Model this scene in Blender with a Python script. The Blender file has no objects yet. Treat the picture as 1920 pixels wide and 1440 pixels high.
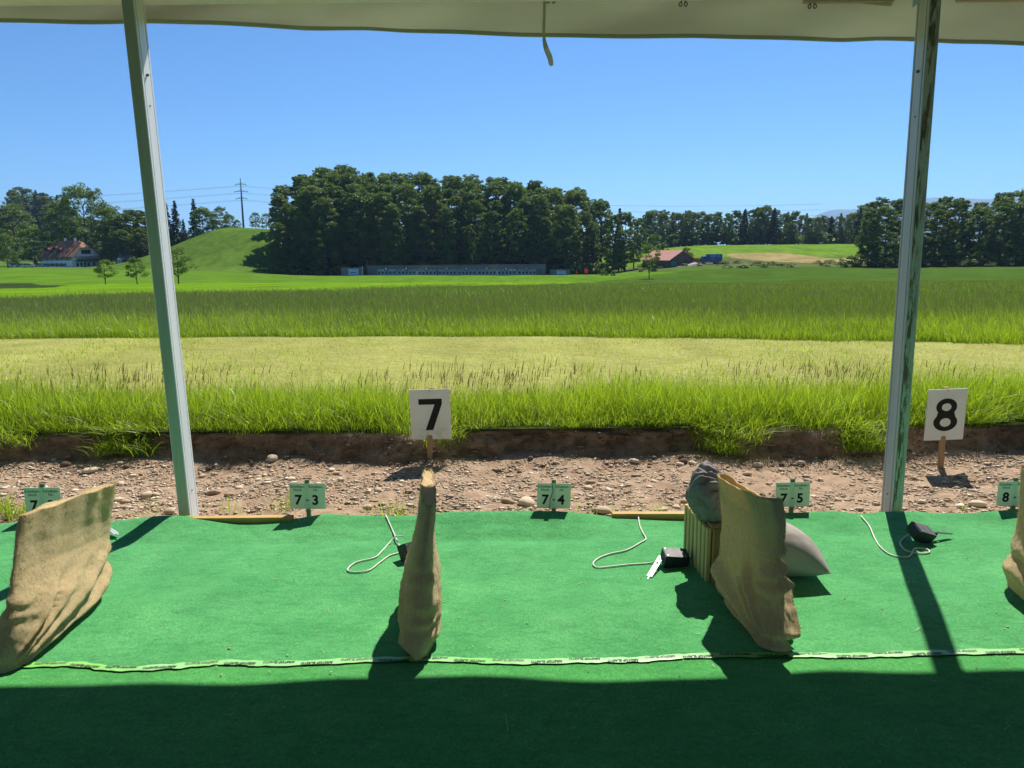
import bpy, math, random
import numpy as np
from mathutils import Vector, Matrix, noise

random.seed(7)
RNG = np.random.default_rng(7)
R = math.radians
S = bpy.context.scene
COL = S.collection

# ------------------------------------------------------------------ camera
H_EYE, PITCH, ROLL, FPX = 1.65, R(9.83), R(0.5), 1443.0
C0 = np.array([0.0, 0.0, H_EYE])
FWD = np.array([0, math.cos(PITCH), -math.sin(PITCH)])
U0 = np.array([0, math.sin(PITCH), math.cos(PITCH)])
R0 = np.array([1.0, 0, 0])
RGT = math.cos(ROLL) * R0 - math.sin(ROLL) * U0
UPV = math.sin(ROLL) * R0 + math.cos(ROLL) * U0
cd = bpy.data.cameras.new('camera')
cd.sensor_width = 36.0
cd.lens = 36.0 * FPX / 1920.0
cd.clip_start = 0.05
cd.clip_end = 20000
cam = bpy.data.objects.new('camera', cd)
COL.objects.link(cam)
cam.matrix_world = Matrix(((RGT[0], UPV[0], -FWD[0], C0[0]), (RGT[1], UPV[1], -FWD[1], C0[1]),
                           (RGT[2], UPV[2], -FWD[2], C0[2]), (0, 0, 0, 1)))
S.camera = cam

# ------------------------------------------------------------------ sky, sun, exposure
SUN_EL, SUN_AZ = R(51.5), R(20)          # azimuth measured from +Y towards +X
world = bpy.data.worlds.new('World')
S.world = world
world.use_nodes = True
wn = world.node_tree
wn.nodes.clear()
sky = wn.nodes.new('ShaderNodeTexSky')
sky.sky_type = 'NISHITA'
sky.sun_disc = False
sky.sun_elevation = SUN_EL
sky.sun_rotation = SUN_AZ
sky.air_density = 1.0
sky.dust_density = 0.0
sky.ozone_density = 10.0
sky.altitude = 2000
bg = wn.nodes.new('ShaderNodeBackground')
bg.inputs[1].default_value = 0.08
wo = wn.nodes.new('ShaderNodeOutputWorld')
tint = wn.nodes.new('ShaderNodeMix'); tint.data_type = 'RGBA'; tint.blend_type = 'MULTIPLY'; tint.inputs[0].default_value = 1.0
tint.inputs[7].default_value = (.68, .93, 1.0, 1)
wn.links.new(sky.outputs[0], tint.inputs[6])
wn.links.new(tint.outputs[2], bg.inputs[0])
wn.links.new(bg.outputs[0], wo.inputs[0])
sl = bpy.data.lights.new('sun', 'SUN')
sl.energy = 4.6
sl.angle = R(0.53)
sl.color = (1.0, 0.955, 0.88)
sun = bpy.data.objects.new('sun', sl)
COL.objects.link(sun)
sd = Vector((math.sin(SUN_AZ) * math.cos(SUN_EL), math.cos(SUN_AZ) * math.cos(SUN_EL), math.sin(SUN_EL)))
sun.rotation_euler = sd.to_track_quat('Z', 'Y').to_euler()
S.view_settings.view_transform = 'Standard'
S.view_settings.look = 'None'
S.view_settings.exposure = 0.7
S.view_settings.gamma = 1.0
S.cycles.use_denoising = True
S.cycles.max_bounces = 8
S.cycles.diffuse_bounces = 4
S.cycles.transmission_bounces = 4
S.cycles.transparent_max_bounces = 8
S.cycles.volume_bounces = 0

# ------------------------------------------------------------------ measuring helpers
def ray(px, py):
    d = FWD * FPX + RGT * (px - 960) + UPV * (720 - py)
    return d / np.linalg.norm(d)

def at(px, py, z=0.0):
    d = ray(px, py)
    return C0 + d * ((z - H_EYE) / d[2])

def aty(px, py, y):
    d = ray(px, py)
    return C0 + d * (y / d[1])

def proj(p):
    v = np.asarray(p, float) - C0
    w = v @ FWD
    return 960 + FPX * (v @ RGT) / w, 720 - FPX * (v @ UPV) / w

def sm(a):
    a = np.clip(a, 0, 1)
    return a * a * (3 - 2 * a)

# ------------------------------------------------------------------ terrain height
S2T = [-1.2, -0.62, -0.45, -0.25, 0.12, 0.24, 0.6, 1.2]
S2V = [0.004, 0.004, 0.002, -0.022, -0.022, -0.002, -0.005, -0.004]

def terr(x, y):
    x = np.asarray(x, float); y = np.asarray(y, float)
    t = x / np.maximum(y, 1)
    z = 0.2 - 0.032 * (np.clip(y, 13, 150) - 13) + np.interp(t, S2T, S2V) * (np.clip(y, 150, 330) - 150)
    y0 = 288 + 24 * sm((x + 118) / 34)
    hill = 19.5 * sm((x + 178) / 48) * sm((y - y0) / 88) * (1 - sm((x + 10) / 70)) 
    rise = 8.2 * sm((y - 288) / 120) * sm((x - 34) / 40)
    ridge = 46 * np.exp(-(((x + 500) / 230) ** 2 + ((y - 760) / 170) ** 2))
    und = 0.05 * np.sin(x * .31 + y * .17) * sm((y - 15) / 20) + 0.25 * np.sin(x * .041 + 1) * np.sin(y * .037) * sm((y - 60) / 60)
    return z + hill + rise + ridge + und

def gat(px, py, dmin=8.0, dmax=900.0):
    d = ray(px, py)
    s = np.geomspace(dmin, dmax, 3000)
    p = C0 + d[None, :] * s[:, None]
    below = np.where(p[:, 2] < terr(p[:, 0], p[:, 1]))[0]
    q = p[below[0]] if len(below) else p[-1]
    return np.array([q[0], q[1], float(terr(q[0], q[1]))])

# ------------------------------------------------------------------ object helpers
def tag(o, label=None, cat=None, group=None, kind=None):
    if label: o['label'] = label
    if cat: o['category'] = cat
    if group: o['group'] = group
    if kind: o['kind'] = kind
    return o

def empty(name, loc=(0, 0, 0), rz=0.0, **k):
    o = bpy.data.objects.new(name, None)
    o.empty_display_size = 0.2
    COL.objects.link(o)
    o.location = [float(c) for c in loc]
    o.rotation_euler = (0, 0, rz)
    return tag(o, **k)

def new_obj(name, me, parent=None, **k):
    o = bpy.data.objects.new(name, me)
    COL.objects.link(o)
    if parent is not None:
        o.parent = parent
    return tag(o, **k)

def np_mesh(name, V, F, mat=None, smooth=False):
    """V (n,3), F (m,k) with k constant"""
    V = np.ascontiguousarray(V, np.float32); F = np.ascontiguousarray(F, np.int32)
    me = bpy.data.meshes.new(name)
    n, (m, k) = len(V), F.shape
    me.vertices.add(n); me.vertices.foreach_set('co', V.ravel())
    me.loops.add(m * k); me.loops.foreach_set('vertex_index', F.ravel())
    me.polygons.add(m)
    me.polygons.foreach_set('loop_start', np.arange(0, m * k, k, dtype=np.int32))
    if smooth:
        me.polygons.foreach_set('use_smooth', np.ones(m, bool))
    me.update(calc_edges=True)
    if mat: me.materials.append(mat)
    return me

def grid_faces(nr, nc, close=False):
    r, c = np.meshgrid(np.arange(nr - 1), np.arange(nc if close else nc - 1), indexing='ij')
    r = r.ravel(); c = c.ravel(); c1 = (c + 1) % nc
    return np.stack([r * nc + c, r * nc + c1, (r + 1) * nc + c1, (r + 1) * nc + c], 1)

def float_col(me, name, arr):
    a = me.color_attributes.new(name, 'FLOAT_COLOR', 'POINT')
    c = np.ones((len(me.vertices), 4), np.float32); c[:, :3] = arr
    a.data.foreach_set('color', c.ravel())

class MB:
    def __init__(s):
        s.v = []; s.f = []
    def add(s, vs, fs, M=None):
        o = len(s.v)
        for p in vs:
            p = Vector([float(c) for c in p])
            s.v.append(tuple(M @ p) if M is not None else tuple(p))
        s.f += [tuple(i + o for i in f) for f in fs]
        return s
    def box(s, a, b, M=None, ch=0.0):
        (x0, y0, z0), (x1, y1, z1) = a, b
        if ch <= 0:
            vs = [(x0, y0, z0), (x1, y0, z0), (x1, y1, z0), (x0, y1, z0), (x0, y0, z1), (x1, y0, z1), (x1, y1, z1), (x0, y1, z1)]
            fs = [(0, 3, 2, 1), (4, 5, 6, 7), (0, 1, 5, 4), (1, 2, 6, 5), (2, 3, 7, 6), (3, 0, 4, 7)]
            return s.add(vs, fs, M)
        c = ch
        ring = [(x0 + c, y0), (x1 - c, y0), (x1, y0 + c), (x1, y1 - c), (x1 - c, y1), (x0 + c, y1), (x0, y1 - c), (x0, y0 + c)]
        ins = [(min(max(x, x0 + c), x1 - c), min(max(y, y0 + c), y1 - c)) for x, y in ring]
        vs = [(x, y, z0) for x, y in ins] + [(x, y, z0 + c) for x, y in ring] + [(x, y, z1 - c) for x, y in ring] + [(x, y, z1) for x, y in ins]
        fs = [tuple(range(7, -1, -1)), tuple(range(24, 32))]
        for k in range(3):
            for i in range(8):
                j = (i + 1) % 8
                fs.append((k * 8 + i, k * 8 + j, k * 8 + 8 + j, k * 8 + 8 + i))
        return s.add(vs, fs, M)
    def tube(s, pts, rad, n=8, caps=True, M=None):
        pts = [Vector([float(c) for c in p]) for p in pts]
        rr = rad if hasattr(rad, '__len__') else [rad] * len(pts)
        vs = []; up = None
        for i, p in enumerate(pts):
            d = (pts[min(i + 1, len(pts) - 1)] - pts[max(i - 1, 0)]).normalized()
            if up is None:
                up = Vector((0, 0, 1)) if abs(d.z) < .9 else Vector((1, 0, 0))
            a = d.cross(up).normalized(); b = a.cross(d).normalized(); up = b
            for k in range(n):
                w = 2 * math.pi * k / n
                vs.append(p + (a * math.cos(w) + b * math.sin(w)) * rr[i])
        fs = []
        for i in range(len(pts) - 1):
            for k in range(n):
                j = (k + 1) % n
                fs.append((i * n + k, i * n + j, (i + 1) * n + j, (i + 1) * n + k))
        if caps:
            fs.append(tuple(range(n - 1, -1, -1)))
            fs.append(tuple((len(pts) - 1) * n + k for k in range(n)))
        return s.add(vs, fs, M)
    def prism(s, poly, a, b, axis='y', M=None):
        """poly of 2D points extruded from a to b along axis"""
        n = len(poly)
        def mk(p, t):
            return (p[0], t, p[1]) if axis == 'y' else ((t, p[0], p[1]) if axis == 'x' else (p[0], p[1], t))
        vs = [mk(p, a) for p in poly] + [mk(p, b) for p in poly]
        fs = [tuple(range(n)), tuple(range(2 * n - 1, n - 1, -1))]
        for i in range(n):
            j = (i + 1) % n
            fs.append((i, i + n, j + n, j))
        return s.add(vs, fs, M)
    def mesh(s, name, mat, smooth=False):
        me = bpy.data.meshes.new(name)
        me.from_pydata(s.v, [], s.f)
        if smooth:
            me.polygons.foreach_set('use_smooth', np.ones(len(me.polygons), bool))
        if mat: me.materials.append(mat)
        me.update()
        import bmesh
        bm = bmesh.new(); bm.from_mesh(me)
        bmesh.ops.recalc_face_normals(bm, faces=bm.faces)
        bm.to_mesh(me); bm.free()
        return me
    def build(s, name, mat, parent=None, smooth=False, **k):
        return new_obj(name, s.mesh(name, mat, smooth), parent, **k)

def copy_tree(o, parent=None):
    c = o.copy(); COL.objects.link(c)
    c.parent = parent
    for ch in list(o.children):
        copy_tree(ch, c)
    return c

def spline(pts, n=8):
    P = [np.array(p, float) for p in pts]
    P = [2 * P[0] - P[1]] + P + [2 * P[-1] - P[-2]]
    out = []
    for i in range(1, len(P) - 2):
        a, b, c, d = P[i - 1:i + 3]
        for k in range(n):
            t = k / n
            out.append(.5 * (2 * b + (c - a) * t + (2 * a - 5 * b + 4 * c - d) * t * t + (3 * b - a - 3 * c + d) * t ** 3))
    out.append(P[-2])
    return out

def text_obj(name, body, size, mat, parent, M, bold=0.0, align='CENTER', spacing=1.0, line=0.9):
    cu = bpy.data.curves.new(name, 'FONT')
    cu.body = body; cu.size = size; cu.align_x = align; cu.align_y = 'CENTER'
    cu.offset = bold; cu.space_character = spacing; cu.space_line = line; cu.resolution_u = 4
    tmp = bpy.data.objects.new('tmp', cu); COL.objects.link(tmp)
    dg = bpy.context.evaluated_depsgraph_get()
    me = bpy.data.meshes.new_from_object(tmp.evaluated_get(dg))
    bpy.data.objects.remove(tmp); bpy.data.curves.remove(cu)
    me.name = name
    me.transform(M)
    me.materials.clear(); me.materials.append(mat)
    return new_obj(name, me, parent)

# ------------------------------------------------------------------ materials
def base_mat(name):
    m = bpy.data.materials.new(name); m.use_nodes = True
    nt = m.node_tree; nt.nodes.clear()
    out = nt.nodes.new('ShaderNodeOutputMaterial')
    return m, nt, out

def inp(nt, node, key, v):
    if isinstance(v, bpy.types.NodeSocket): nt.links.new(v, node.inputs[key])
    else: node.inputs[key].default_value = v

def nd(nt, typ, ins=None, **props):
    n = nt.nodes.new(typ)
    for k, v in props.items(): setattr(n, k, v)
    for k, v in (ins or {}).items(): inp(nt, n, k, v)
    return n

def rgba(c): return (c[0], c[1], c[2], 1.0)

def mixc(nt, fac, a, b, mode='MIX'):
    n = nt.nodes.new('ShaderNodeMix'); n.data_type = 'RGBA'; n.blend_type = mode
    inp(nt, n, 0, fac)
    inp(nt, n, 6, rgba(a) if isinstance(a, tuple) else a)
    inp(nt, n, 7, rgba(b) if isinstance(b, tuple) else b)
    return n.outputs[2]

def ramp(nt, fac, p0, p1):
    n = nd(nt, 'ShaderNodeMapRange', {0: fac, 1: p0, 2: p1, 3: 0.0, 4: 1.0}); return n.outputs[0]

def noise_n(nt, scale, detail=4, rough=.55, stretch=None, coord='Object'):
    tc = nd(nt, 'ShaderNodeTexCoord')
    v = tc.outputs[coord]
    if stretch:
        mp = nd(nt, 'ShaderNodeMapping', {'Vector': v, 'Scale': stretch}); v = mp.outputs[0]
    return nd(nt, 'ShaderNodeTexNoise', {'Vector': v, 'Scale': scale, 'Detail': detail, 'Roughness': rough}).outputs[0]

def pm(name, c1, c2=None, sc=5.0, rough=.8, bump=0.0, bsc=60.0, metal=0.0, stretch=None, transl=0.0, spec=.3, lo=.35, hi=.65, detail=5):
    m, nt, out = base_mat(name)
    col = rgba(c1)
    if c2 is not None:
        col = mixc(nt, ramp(nt, noise_n(nt, sc, detail, .6, stretch), lo, hi), c1, c2)
    p = nd(nt, 'ShaderNodeBsdfPrincipled', {'Base Color': col, 'Roughness': rough, 'Metallic': metal, 'Specular IOR Level': spec})
    if bump > 0:
        b = nd(nt, 'ShaderNodeBump', {'Strength': bump, 'Distance': .01, 'Height': noise_n(nt, bsc, 4, .6, stretch)})
        nt.links.new(b.outputs[0], p.inputs['Normal'])
    sh = p.outputs[0]
    if transl > 0:
        t = nd(nt, 'ShaderNodeBsdfTranslucent', {'Color': col})
        sh = nd(nt, 'ShaderNodeMixShader', {0: transl, 1: sh, 2: t.outputs[0]}).outputs[0]
    nt.links.new(sh, out.inputs[0])
    return m

def leaf_mat(name, c1, c2, transl=.4, c3=None, gloss=.08, tcol=(1.15, 1.1, .55)):
    """leaf or blade: per-leaf tint, thin and light-passing"""
    m, nt, out = base_mat(name)
    geo = nd(nt, 'ShaderNodeNewGeometry')
    oi = nd(nt, 'ShaderNodeObjectInfo')
    col = mixc(nt, geo.outputs['Random Per Island'], c1, c2)
    if c3 is not None:
        col = mixc(nt, nd(nt, 'ShaderNodeMath', {0: oi.outputs['Random'], 1: .7}, operation='MULTIPLY').outputs[0], col, c3)
    d = nd(nt, 'ShaderNodeBsdfDiffuse', {'Color': col})
    t = nd(nt, 'ShaderNodeBsdfTranslucent', {'Color': mixc(nt, 1.0, col, tcol, 'MULTIPLY')})
    a = nd(nt, 'ShaderNodeMixShader', {0: transl, 1: d.outputs[0], 2: t.outputs[0]})
    g = nd(nt, 'ShaderNodeBsdfGlossy', {'Color': (1, 1, 1, 1), 'Roughness': .45})
    f = nd(nt, 'ShaderNodeMixShader', {0: gloss, 1: a.outputs[0], 2: g.outputs[0]})
    nt.links.new(f.outputs[0], out.inputs[0])
    return m

def terrain_mat():
    m, nt, out = base_mat('meadow_and_fields')
    a = nd(nt, 'ShaderNodeAttribute', attribute_name='zone').outputs[0]
    n1 = noise_n(nt, .09, 6, .65)
    n2 = noise_n(nt, 1.3, 6, .7)
    n3 = noise_n(nt, .5, 4, .6, (1, .12, 1))
    v = nd(nt, 'ShaderNodeMath', {0: n1, 1: n2}, operation='ADD')
    v = nd(nt, 'ShaderNodeMath', {0: v.outputs[0], 1: n3}, operation='ADD')
    k = nd(nt, 'ShaderNodeMapRange', {0: v.outputs[0], 1: 1.05, 2: 1.95, 3: .55, 4: 1.45}).outputs[0]
    cc = nd(nt, 'ShaderNodeCombineColor', {0: k, 1: k, 2: k}).outputs[0]
    col = mixc(nt, 1.0, a, cc, 'MULTIPLY')
    b = nd(nt, 'ShaderNodeBump', {'Strength': .6, 'Distance': .12, 'Height': noise_n(nt, 6, 5, .7)})
    d = nd(nt, 'ShaderNodeBsdfDiffuse', {'Color': col, 'Normal': b.outputs[0]})
    nt.links.new(d.outputs[0], out.inputs[0])
    return m

def carpet_mat(name, c1, c2, c3):
    m, nt, out = base_mat(name)
    n1 = ramp(nt, noise_n(nt, 2.6, 7, .68), .38, .64)
    n2 = ramp(nt, noise_n(nt, 120, 3, .7, (1, .6, 1)), .3, .7)
    n3 = ramp(nt, noise_n(nt, 22, 4, .7, (.5, 1.4, 1)), .5, .75)
    col = mixc(nt, n1, c1, c2)
    col = mixc(nt, n2, mixc(nt, 1.0, col, (.62, .70, .62), 'MULTIPLY'), mixc(nt, 1.0, col, (1.45, 1.28, 1.38), 'MULTIPLY'))
    col = mixc(nt, nd(nt, 'ShaderNodeMath', {0: n3, 1: .5}, operation='MULTIPLY').outputs[0], col, c3)
    n4 = ramp(nt, noise_n(nt, 1.1, 6, .7, (1, 2.2, 1)), .58, .75)
    col = mixc(nt, nd(nt, 'ShaderNodeMath', {0: n4, 1: .45}, operation='MULTIPLY').outputs[0], col, (.14, .36, .15))
    b = nd(nt, 'ShaderNodeBump', {'Strength': .55, 'Distance': .006, 'Height': noise_n(nt, 170, 3, .7)})
    b2 = nd(nt, 'ShaderNodeBump', {'Strength': .6, 'Distance': .03, 'Height': noise_n(nt, 6, 5, .6), 'Normal': b.outputs[0]})
    p = nd(nt, 'ShaderNodeBsdfPrincipled', {'Base Color': col, 'Roughness': .95, 'Specular IOR Level': .1,
                                            'Sheen Weight': .25, 'Sheen Roughness': .5, 'Normal': b2.outputs[0]})
    p.inputs['Sheen Tint'].default_value = (.6, 1, .75, 1)
    nt.links.new(p.outputs[0], out.inputs[0])
    return m

def burlap_mat(name, c1, c2, c3):
    m, nt, out = base_mat(name)
    uv = nd(nt, 'ShaderNodeUVMap', uv_map='cloth').outputs[0]
    def wave(dirn, sc):
        return nd(nt, 'ShaderNodeTexWave', {'Vector': uv, 'Scale': sc, 'Distortion': 2.2, 'Detail': 2, 'Detail Scale': 1.3}, wave_type='BANDS', bands_direction=dirn).outputs['Fac' if False else 1]
    w1, w2 = wave('X', 85), wave('Y', 85)
    w = nd(nt, 'ShaderNodeMath', {0: w1, 1: w2}, operation='MULTIPLY').outputs[0]
    n1 = ramp(nt, noise_n(nt, 6, 5, .65), .35, .7)
    n2 = ramp(nt, noise_n(nt, 90, 5, .8, (1, 1, .35)), .38, .62)
    col = mixc(nt, n1, c1, c2)
    col = mixc(nt, nd(nt, 'ShaderNodeMath', {0: n2, 1: .6}, operation='MULTIPLY').outputs[0], col, c3)
    col = mixc(nt, nd(nt, 'ShaderNodeMapRange', {0: w, 1: 0.0, 2: .5, 3: .28, 4: 0.0}).outputs[0], col, mixc(nt, 1.0, col, (.5, .45, .4), 'MULTIPLY'))
    b = nd(nt, 'ShaderNodeBump', {'Strength': .6, 'Distance': .003, 'Height': w})
    b2 = nd(nt, 'ShaderNodeBump', {'Strength': .6, 'Distance': .008, 'Height': noise_n(nt, 80, 5, .8), 'Normal': b.outputs[0]})
    p = nd(nt, 'ShaderNodeBsdfPrincipled', {'Base Color': col, 'Roughness': .95, 'Specular IOR Level': .1, 'Normal': b2.outputs[0], 'Sheen Weight': .15})
    t = nd(nt, 'ShaderNodeBsdfTranslucent', {'Color': col})
    x = nd(nt, 'ShaderNodeMixShader', {0: .28, 1: p.outputs[0], 2: t.outputs[0]})
    nt.links.new(x.outputs[0], out.inputs[0])
    return m

def wood_mat(name, c1, c2, sc=3.0, stretch=(12, 12, 1), rough=.65):
    return pm(name, c1, c2, sc, rough, .25, 25, stretch=stretch, spec=.25)

M_TERR = terrain_mat()
M_CARPET = carpet_mat('green_needle_felt', (.056, .290, .080), (.090, .370, .112), (.018, .15, .040))
M_CARPET2 = carpet_mat('green_needle_felt_back', (.050, .280, .056), (.075, .34, .075), (.022, .17, .038))
M_SAND_SACK = burlap_mat('jute_weave', (.90, .69, .37), (.94, .75, .43), (.66, .475, .225))
M_FIBRE = pm('jute_fibre', (.55, .43, .24), transl=.3)
M_ALU = pm('pole_aluminium', (.88, .89, .90), (.80, .81, .83), 3, .42, .05, 90, metal=.1, stretch=(6, 6, .4))
M_ALU_WORN = None
M_GROOVE = pm('pole_groove', (.03, .03, .03), rough=.7)
M_PVC = pm('tent_pvc', (.54, .54, .36), (.48, .48, .31), 2.5, .55, .12, 6, transl=.14, stretch=(.6, 1, 2))
M_ROOF = pm('tent_roof_pvc', (.36, .34, .25), (.31, .29, .21), 1.5, .6)
M_BLACK = pm('black_plastic', (.018, .018, .020), (.028, .028, .030), 20, .55, .1, 200, spec=.4)
M_DARKTOP = pm('worn_dark_metal', (.10, .095, .09), (.16, .15, .145), 25, .6, .1, 120, metal=.2)
M_STEEL = pm('bright_steel', (.68, .68, .68), (.58, .58, .58), 20, .35, metal=.3)
M_CABLE = pm('cream_cable', (.72, .70, .60), (.60, .58, .50), 30, .5)
M_BOARD = pm('white_sign_board', (.86, .85, .82), (.81, .80, .77), 4, .5, transl=.1)
M_PAPER = pm('pale_green_card', (.88, .85, .74), (.84, .82, .70), 6, .6, transl=.12)
M_PRINT = pm('black_print', (.010, .009, .008), rough=.6)
M_PRINT2 = pm('small_print', (.10, .13, .10), rough=.6)
M_STAKE = wood_mat('raw_wood_stake', (.48, .31, .17), (.36, .22, .115))
M_STAKE2 = wood_mat('green_grey_stake', (.22, .27, .16), (.15, .18, .11))
M_BATTEN = wood_mat('pine_batten', (.56, .36, .12), (.44, .26, .075), 3, (1, 10, 10))
M_SLAT = wood_mat('pine_slat', (.74, .55, .26), (.58, .41, .17))
M_GREYCLOTH = pm('grey_cotton', (.20, .178, .178), (.28, .255, .25), 12, .9, .25, 300)
M_PILLOW = pm('grey_canvas', (.31, .275, .235), (.37, .33, .285), 6, .85, .2, 250)
M_TAPE = pm('green_tape', (.19, .54, .10), (.32, .60, .24), 3, .4, spec=.4)
M_TAPE_W = pm('tape_backing', (.60, .68, .60), rough=.5)
M_STRAW = pm('straw', (.62, .55, .33), (.45, .4, .2), 40, .7)
M_SOIL = pm('bank_soil', (.17, .108, .066), (.32, .22, .145), 9, .95, 1.0, 34, detail=8)
M_GRAVEL = pm('gravel_bed', (.26, .165, .10), (.40, .28, .18), 9, .95, .9, 45, detail=7)
M_GROUND = pm('packed_earth', (.16, .12, .08), (.11, .10, .05), 2, .95, .3, 20)

def stone_mat():
    m, nt, out = base_mat('pebble')
    geo = nd(nt, 'ShaderNodeNewGeometry'); oi = nd(nt, 'ShaderNodeObjectInfo')
    r = nd(nt, 'ShaderNodeMath', {0: geo.outputs['Random Per Island'], 1: oi.outputs['Random']}, operation='ADD')
    r = nd(nt, 'ShaderNodeMath', {0: r.outputs[0]}, operation='FRACT').outputs[0]
    col = mixc(nt, r, (.40, .29, .19), (.86, .73, .56))
    col = mixc(nt, ramp(nt, noise_n(nt, 30, 4), .4, .7), col, mixc(nt, 1.0, col, (.7, .65, .6), 'MULTIPLY'))
    p = nd(nt, 'ShaderNodeBsdfPrincipled', {'Base Color': col, 'Roughness': .9, 'Specular IOR Level': .2})
    nt.links.new(p.outputs[0], out.inputs[0]); return m
M_STONE = stone_mat()

def worn_pole_mat():
    m, nt, out = base_mat('pole_worn_face')
    n = ramp(nt, noise_n(nt, 7, 6, .7, (9, 9, .9)), .49, .53)
    sx = nd(nt, 'ShaderNodeSeparateXYZ', {0: nd(nt, 'ShaderNodeTexCoord').outputs['Object']})
    side = ramp(nt, sx.outputs[0], .030, -.010)
    f = nd(nt, 'ShaderNodeMath', {0: n, 1: side}, operation='MULTIPLY').outputs[0]
    col = mixc(nt, f, (.55, .55, .47), (.16, .12, .06))
    p = nd(nt, 'ShaderNodeBsdfPrincipled', {'Base Color': col, 'Roughness': .6, 'Metallic': .2})
    nt.links.new(p.outputs[0], out.inputs[0]); return m
M_ALU_WORN = worn_pole_mat()

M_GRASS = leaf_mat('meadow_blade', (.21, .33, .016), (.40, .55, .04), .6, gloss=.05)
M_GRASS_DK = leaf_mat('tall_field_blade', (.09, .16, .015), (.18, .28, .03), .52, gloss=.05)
M_MOWN = leaf_mat('mown_clipping', (.375, .405, .11), (.55, .54, .22), .35, gloss=.03)
M_SEED = leaf_mat('seed_head', (.13, .15, .06), (.22, .23, .11), .35, gloss=.03)
M_STALK = leaf_mat('seed_stalk', (.16, .15, .05), (.24, .19, .09), .3, gloss=.02)

# ------------------------------------------------------------------ terrain sheet
def poly_world(pp):
    return np.array([gat(*p)[:2] for p in pp])

def in_poly(x, y, P):
    ins = np.zeros(x.shape, bool)
    j = len(P) - 1
    for i in range(len(P)):
        xi, yi = P[i]; xj, yj = P[j]
        c = ((yi > y) != (yj > y)) & (x < (xj - xi) * (y - yi) / (yj - yi + 1e-12) + xi)
        ins ^= c; j = i
    return ins

EDGE_PTS = [at(p, q, .2) for p, q in ((-500, 632), (0, 633), (500, 630), (960, 630), (1400, 636), (1920, 645), (2400, 652))]
def tall_front(x):
    return np.interp(x, [p[0] for p in EDGE_PTS], [p[1] for p in EDGE_PTS])
TB_T = [-1.6, -.665, -.33, -.11, .03, .12, .2, .3, 1.6]
TB_D = [gat(p, q)[1] for p, q in ((0, 563), (0, 562), (480, 551), (800, 541), (1000, 534), (1130, 527))] + [200, 265, 285]
TB_D = [TB_D[0]] + TB_D[1:]
def tall_back(x, y):
    return np.interp(x / y, TB_T, TB_D)

STRIP0, STRIP1 = 6.22, 7.25
def build_terrain():
    ys = np.concatenate([np.linspace(6.2, 15, 60), np.geomspace(15.3, 225, 150), np.linspace(227, 460, 130), np.geomspace(465, 11500, 60)])
    ts = np.linspace(-1, 1, 420); ts = ts * 1.15 * (.75 + .25 * ts ** 2)
    Y, T = np.meshgrid(ys, ts, indexing='ij')
    X = T * (Y + 14)
    Z = terr(X, Y)
    C = np.zeros(X.shape + (3,)); 
    def put(mask, c): C[mask] = c
    put(X == X, (.075, .14, .018))
    put(Y < STRIP1 + .1, (.05, .07, .018))
    tf = tall_front(X)
    put((Y >= STRIP1 + .1) & (Y < tf), (.33, .33, .095))
    tb = tall_back(X, Y)
    put((Y >= tf) & (Y < tb), (.062, .115, .018))
    put((Y >= tb) & (Y < 150), (.125, .235, .014))
    put((Y >= np.maximum(tb, 150)) & (X < 45), (.095, .185, .018))
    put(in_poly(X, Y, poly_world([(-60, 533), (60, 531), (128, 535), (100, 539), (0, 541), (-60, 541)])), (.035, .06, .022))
    put((Y > 288) & (X > -180) & (X < -90), (.085, .15, .022))
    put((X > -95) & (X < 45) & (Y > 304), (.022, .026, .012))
    rt = (X > 44) & (Y > 262)
    put(rt, (.10, .125, .045))
    put(rt & (Y > 335), (.125, .22, .025))
    put(in_poly(X, Y, poly_world([(1365, 475), (1470, 474), (1570, 486), (1640, 470), (1660, 492), (1560, 494), (1440, 490), (1370, 483)])), (.30, .235, .10))
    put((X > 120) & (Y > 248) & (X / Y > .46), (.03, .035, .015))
    put((X < -185) & (Y > 318), (.09, .15, .03))
    put(Y > 470, (.04, .06, .025))
    me = np_mesh('meadow', np.stack([X, Y, Z], -1).reshape(-1, 3), grid_faces(*X.shape), M_TERR, True)
    float_col(me, 'zone', C.reshape(-1, 3))
    return new_obj('meadow', me, kind='structure')
build_terrain()

g = MB(); g.box((-70, -70, -.5), (70, 6.05, -.075))
g.build('ground', M_GROUND, kind='structure')

# gravel bed
def fbm(V, sc, oct=4):
    return np.array([noise.fractal(Vector((float(a) * sc, float(b) * sc, float(c) * sc)), 1.0, 2.0, oct) for a, b, c in V])
gx = np.linspace(-10, 10, 260); gy = np.linspace(4.2, 6.5, 48)
GX, GY = np.meshgrid(gx, gy)
gv = np.stack([GX, GY, np.zeros_like(GX)], -1).reshape(-1, 3)
def gravel_z(x, y):
    x = np.asarray(x); y = np.asarray(y)
    return -.045 + .018 * np.sin(x * 2.3 + 1.2) * np.sin(y * 3.1) + .012 * np.sin(x * 5.7 + y * 2) + .05 * sm((y - 5.75) / .5)
gv[:, 2] = gravel_z(gv[:, 0], gv[:, 1]) + .012 * fbm(gv, 6.0)
gravel = new_obj('gravel_path', np_mesh('gravel_path', gv, grid_faces(*GX.shape), M_GRAVEL, True), kind='structure')

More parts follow.
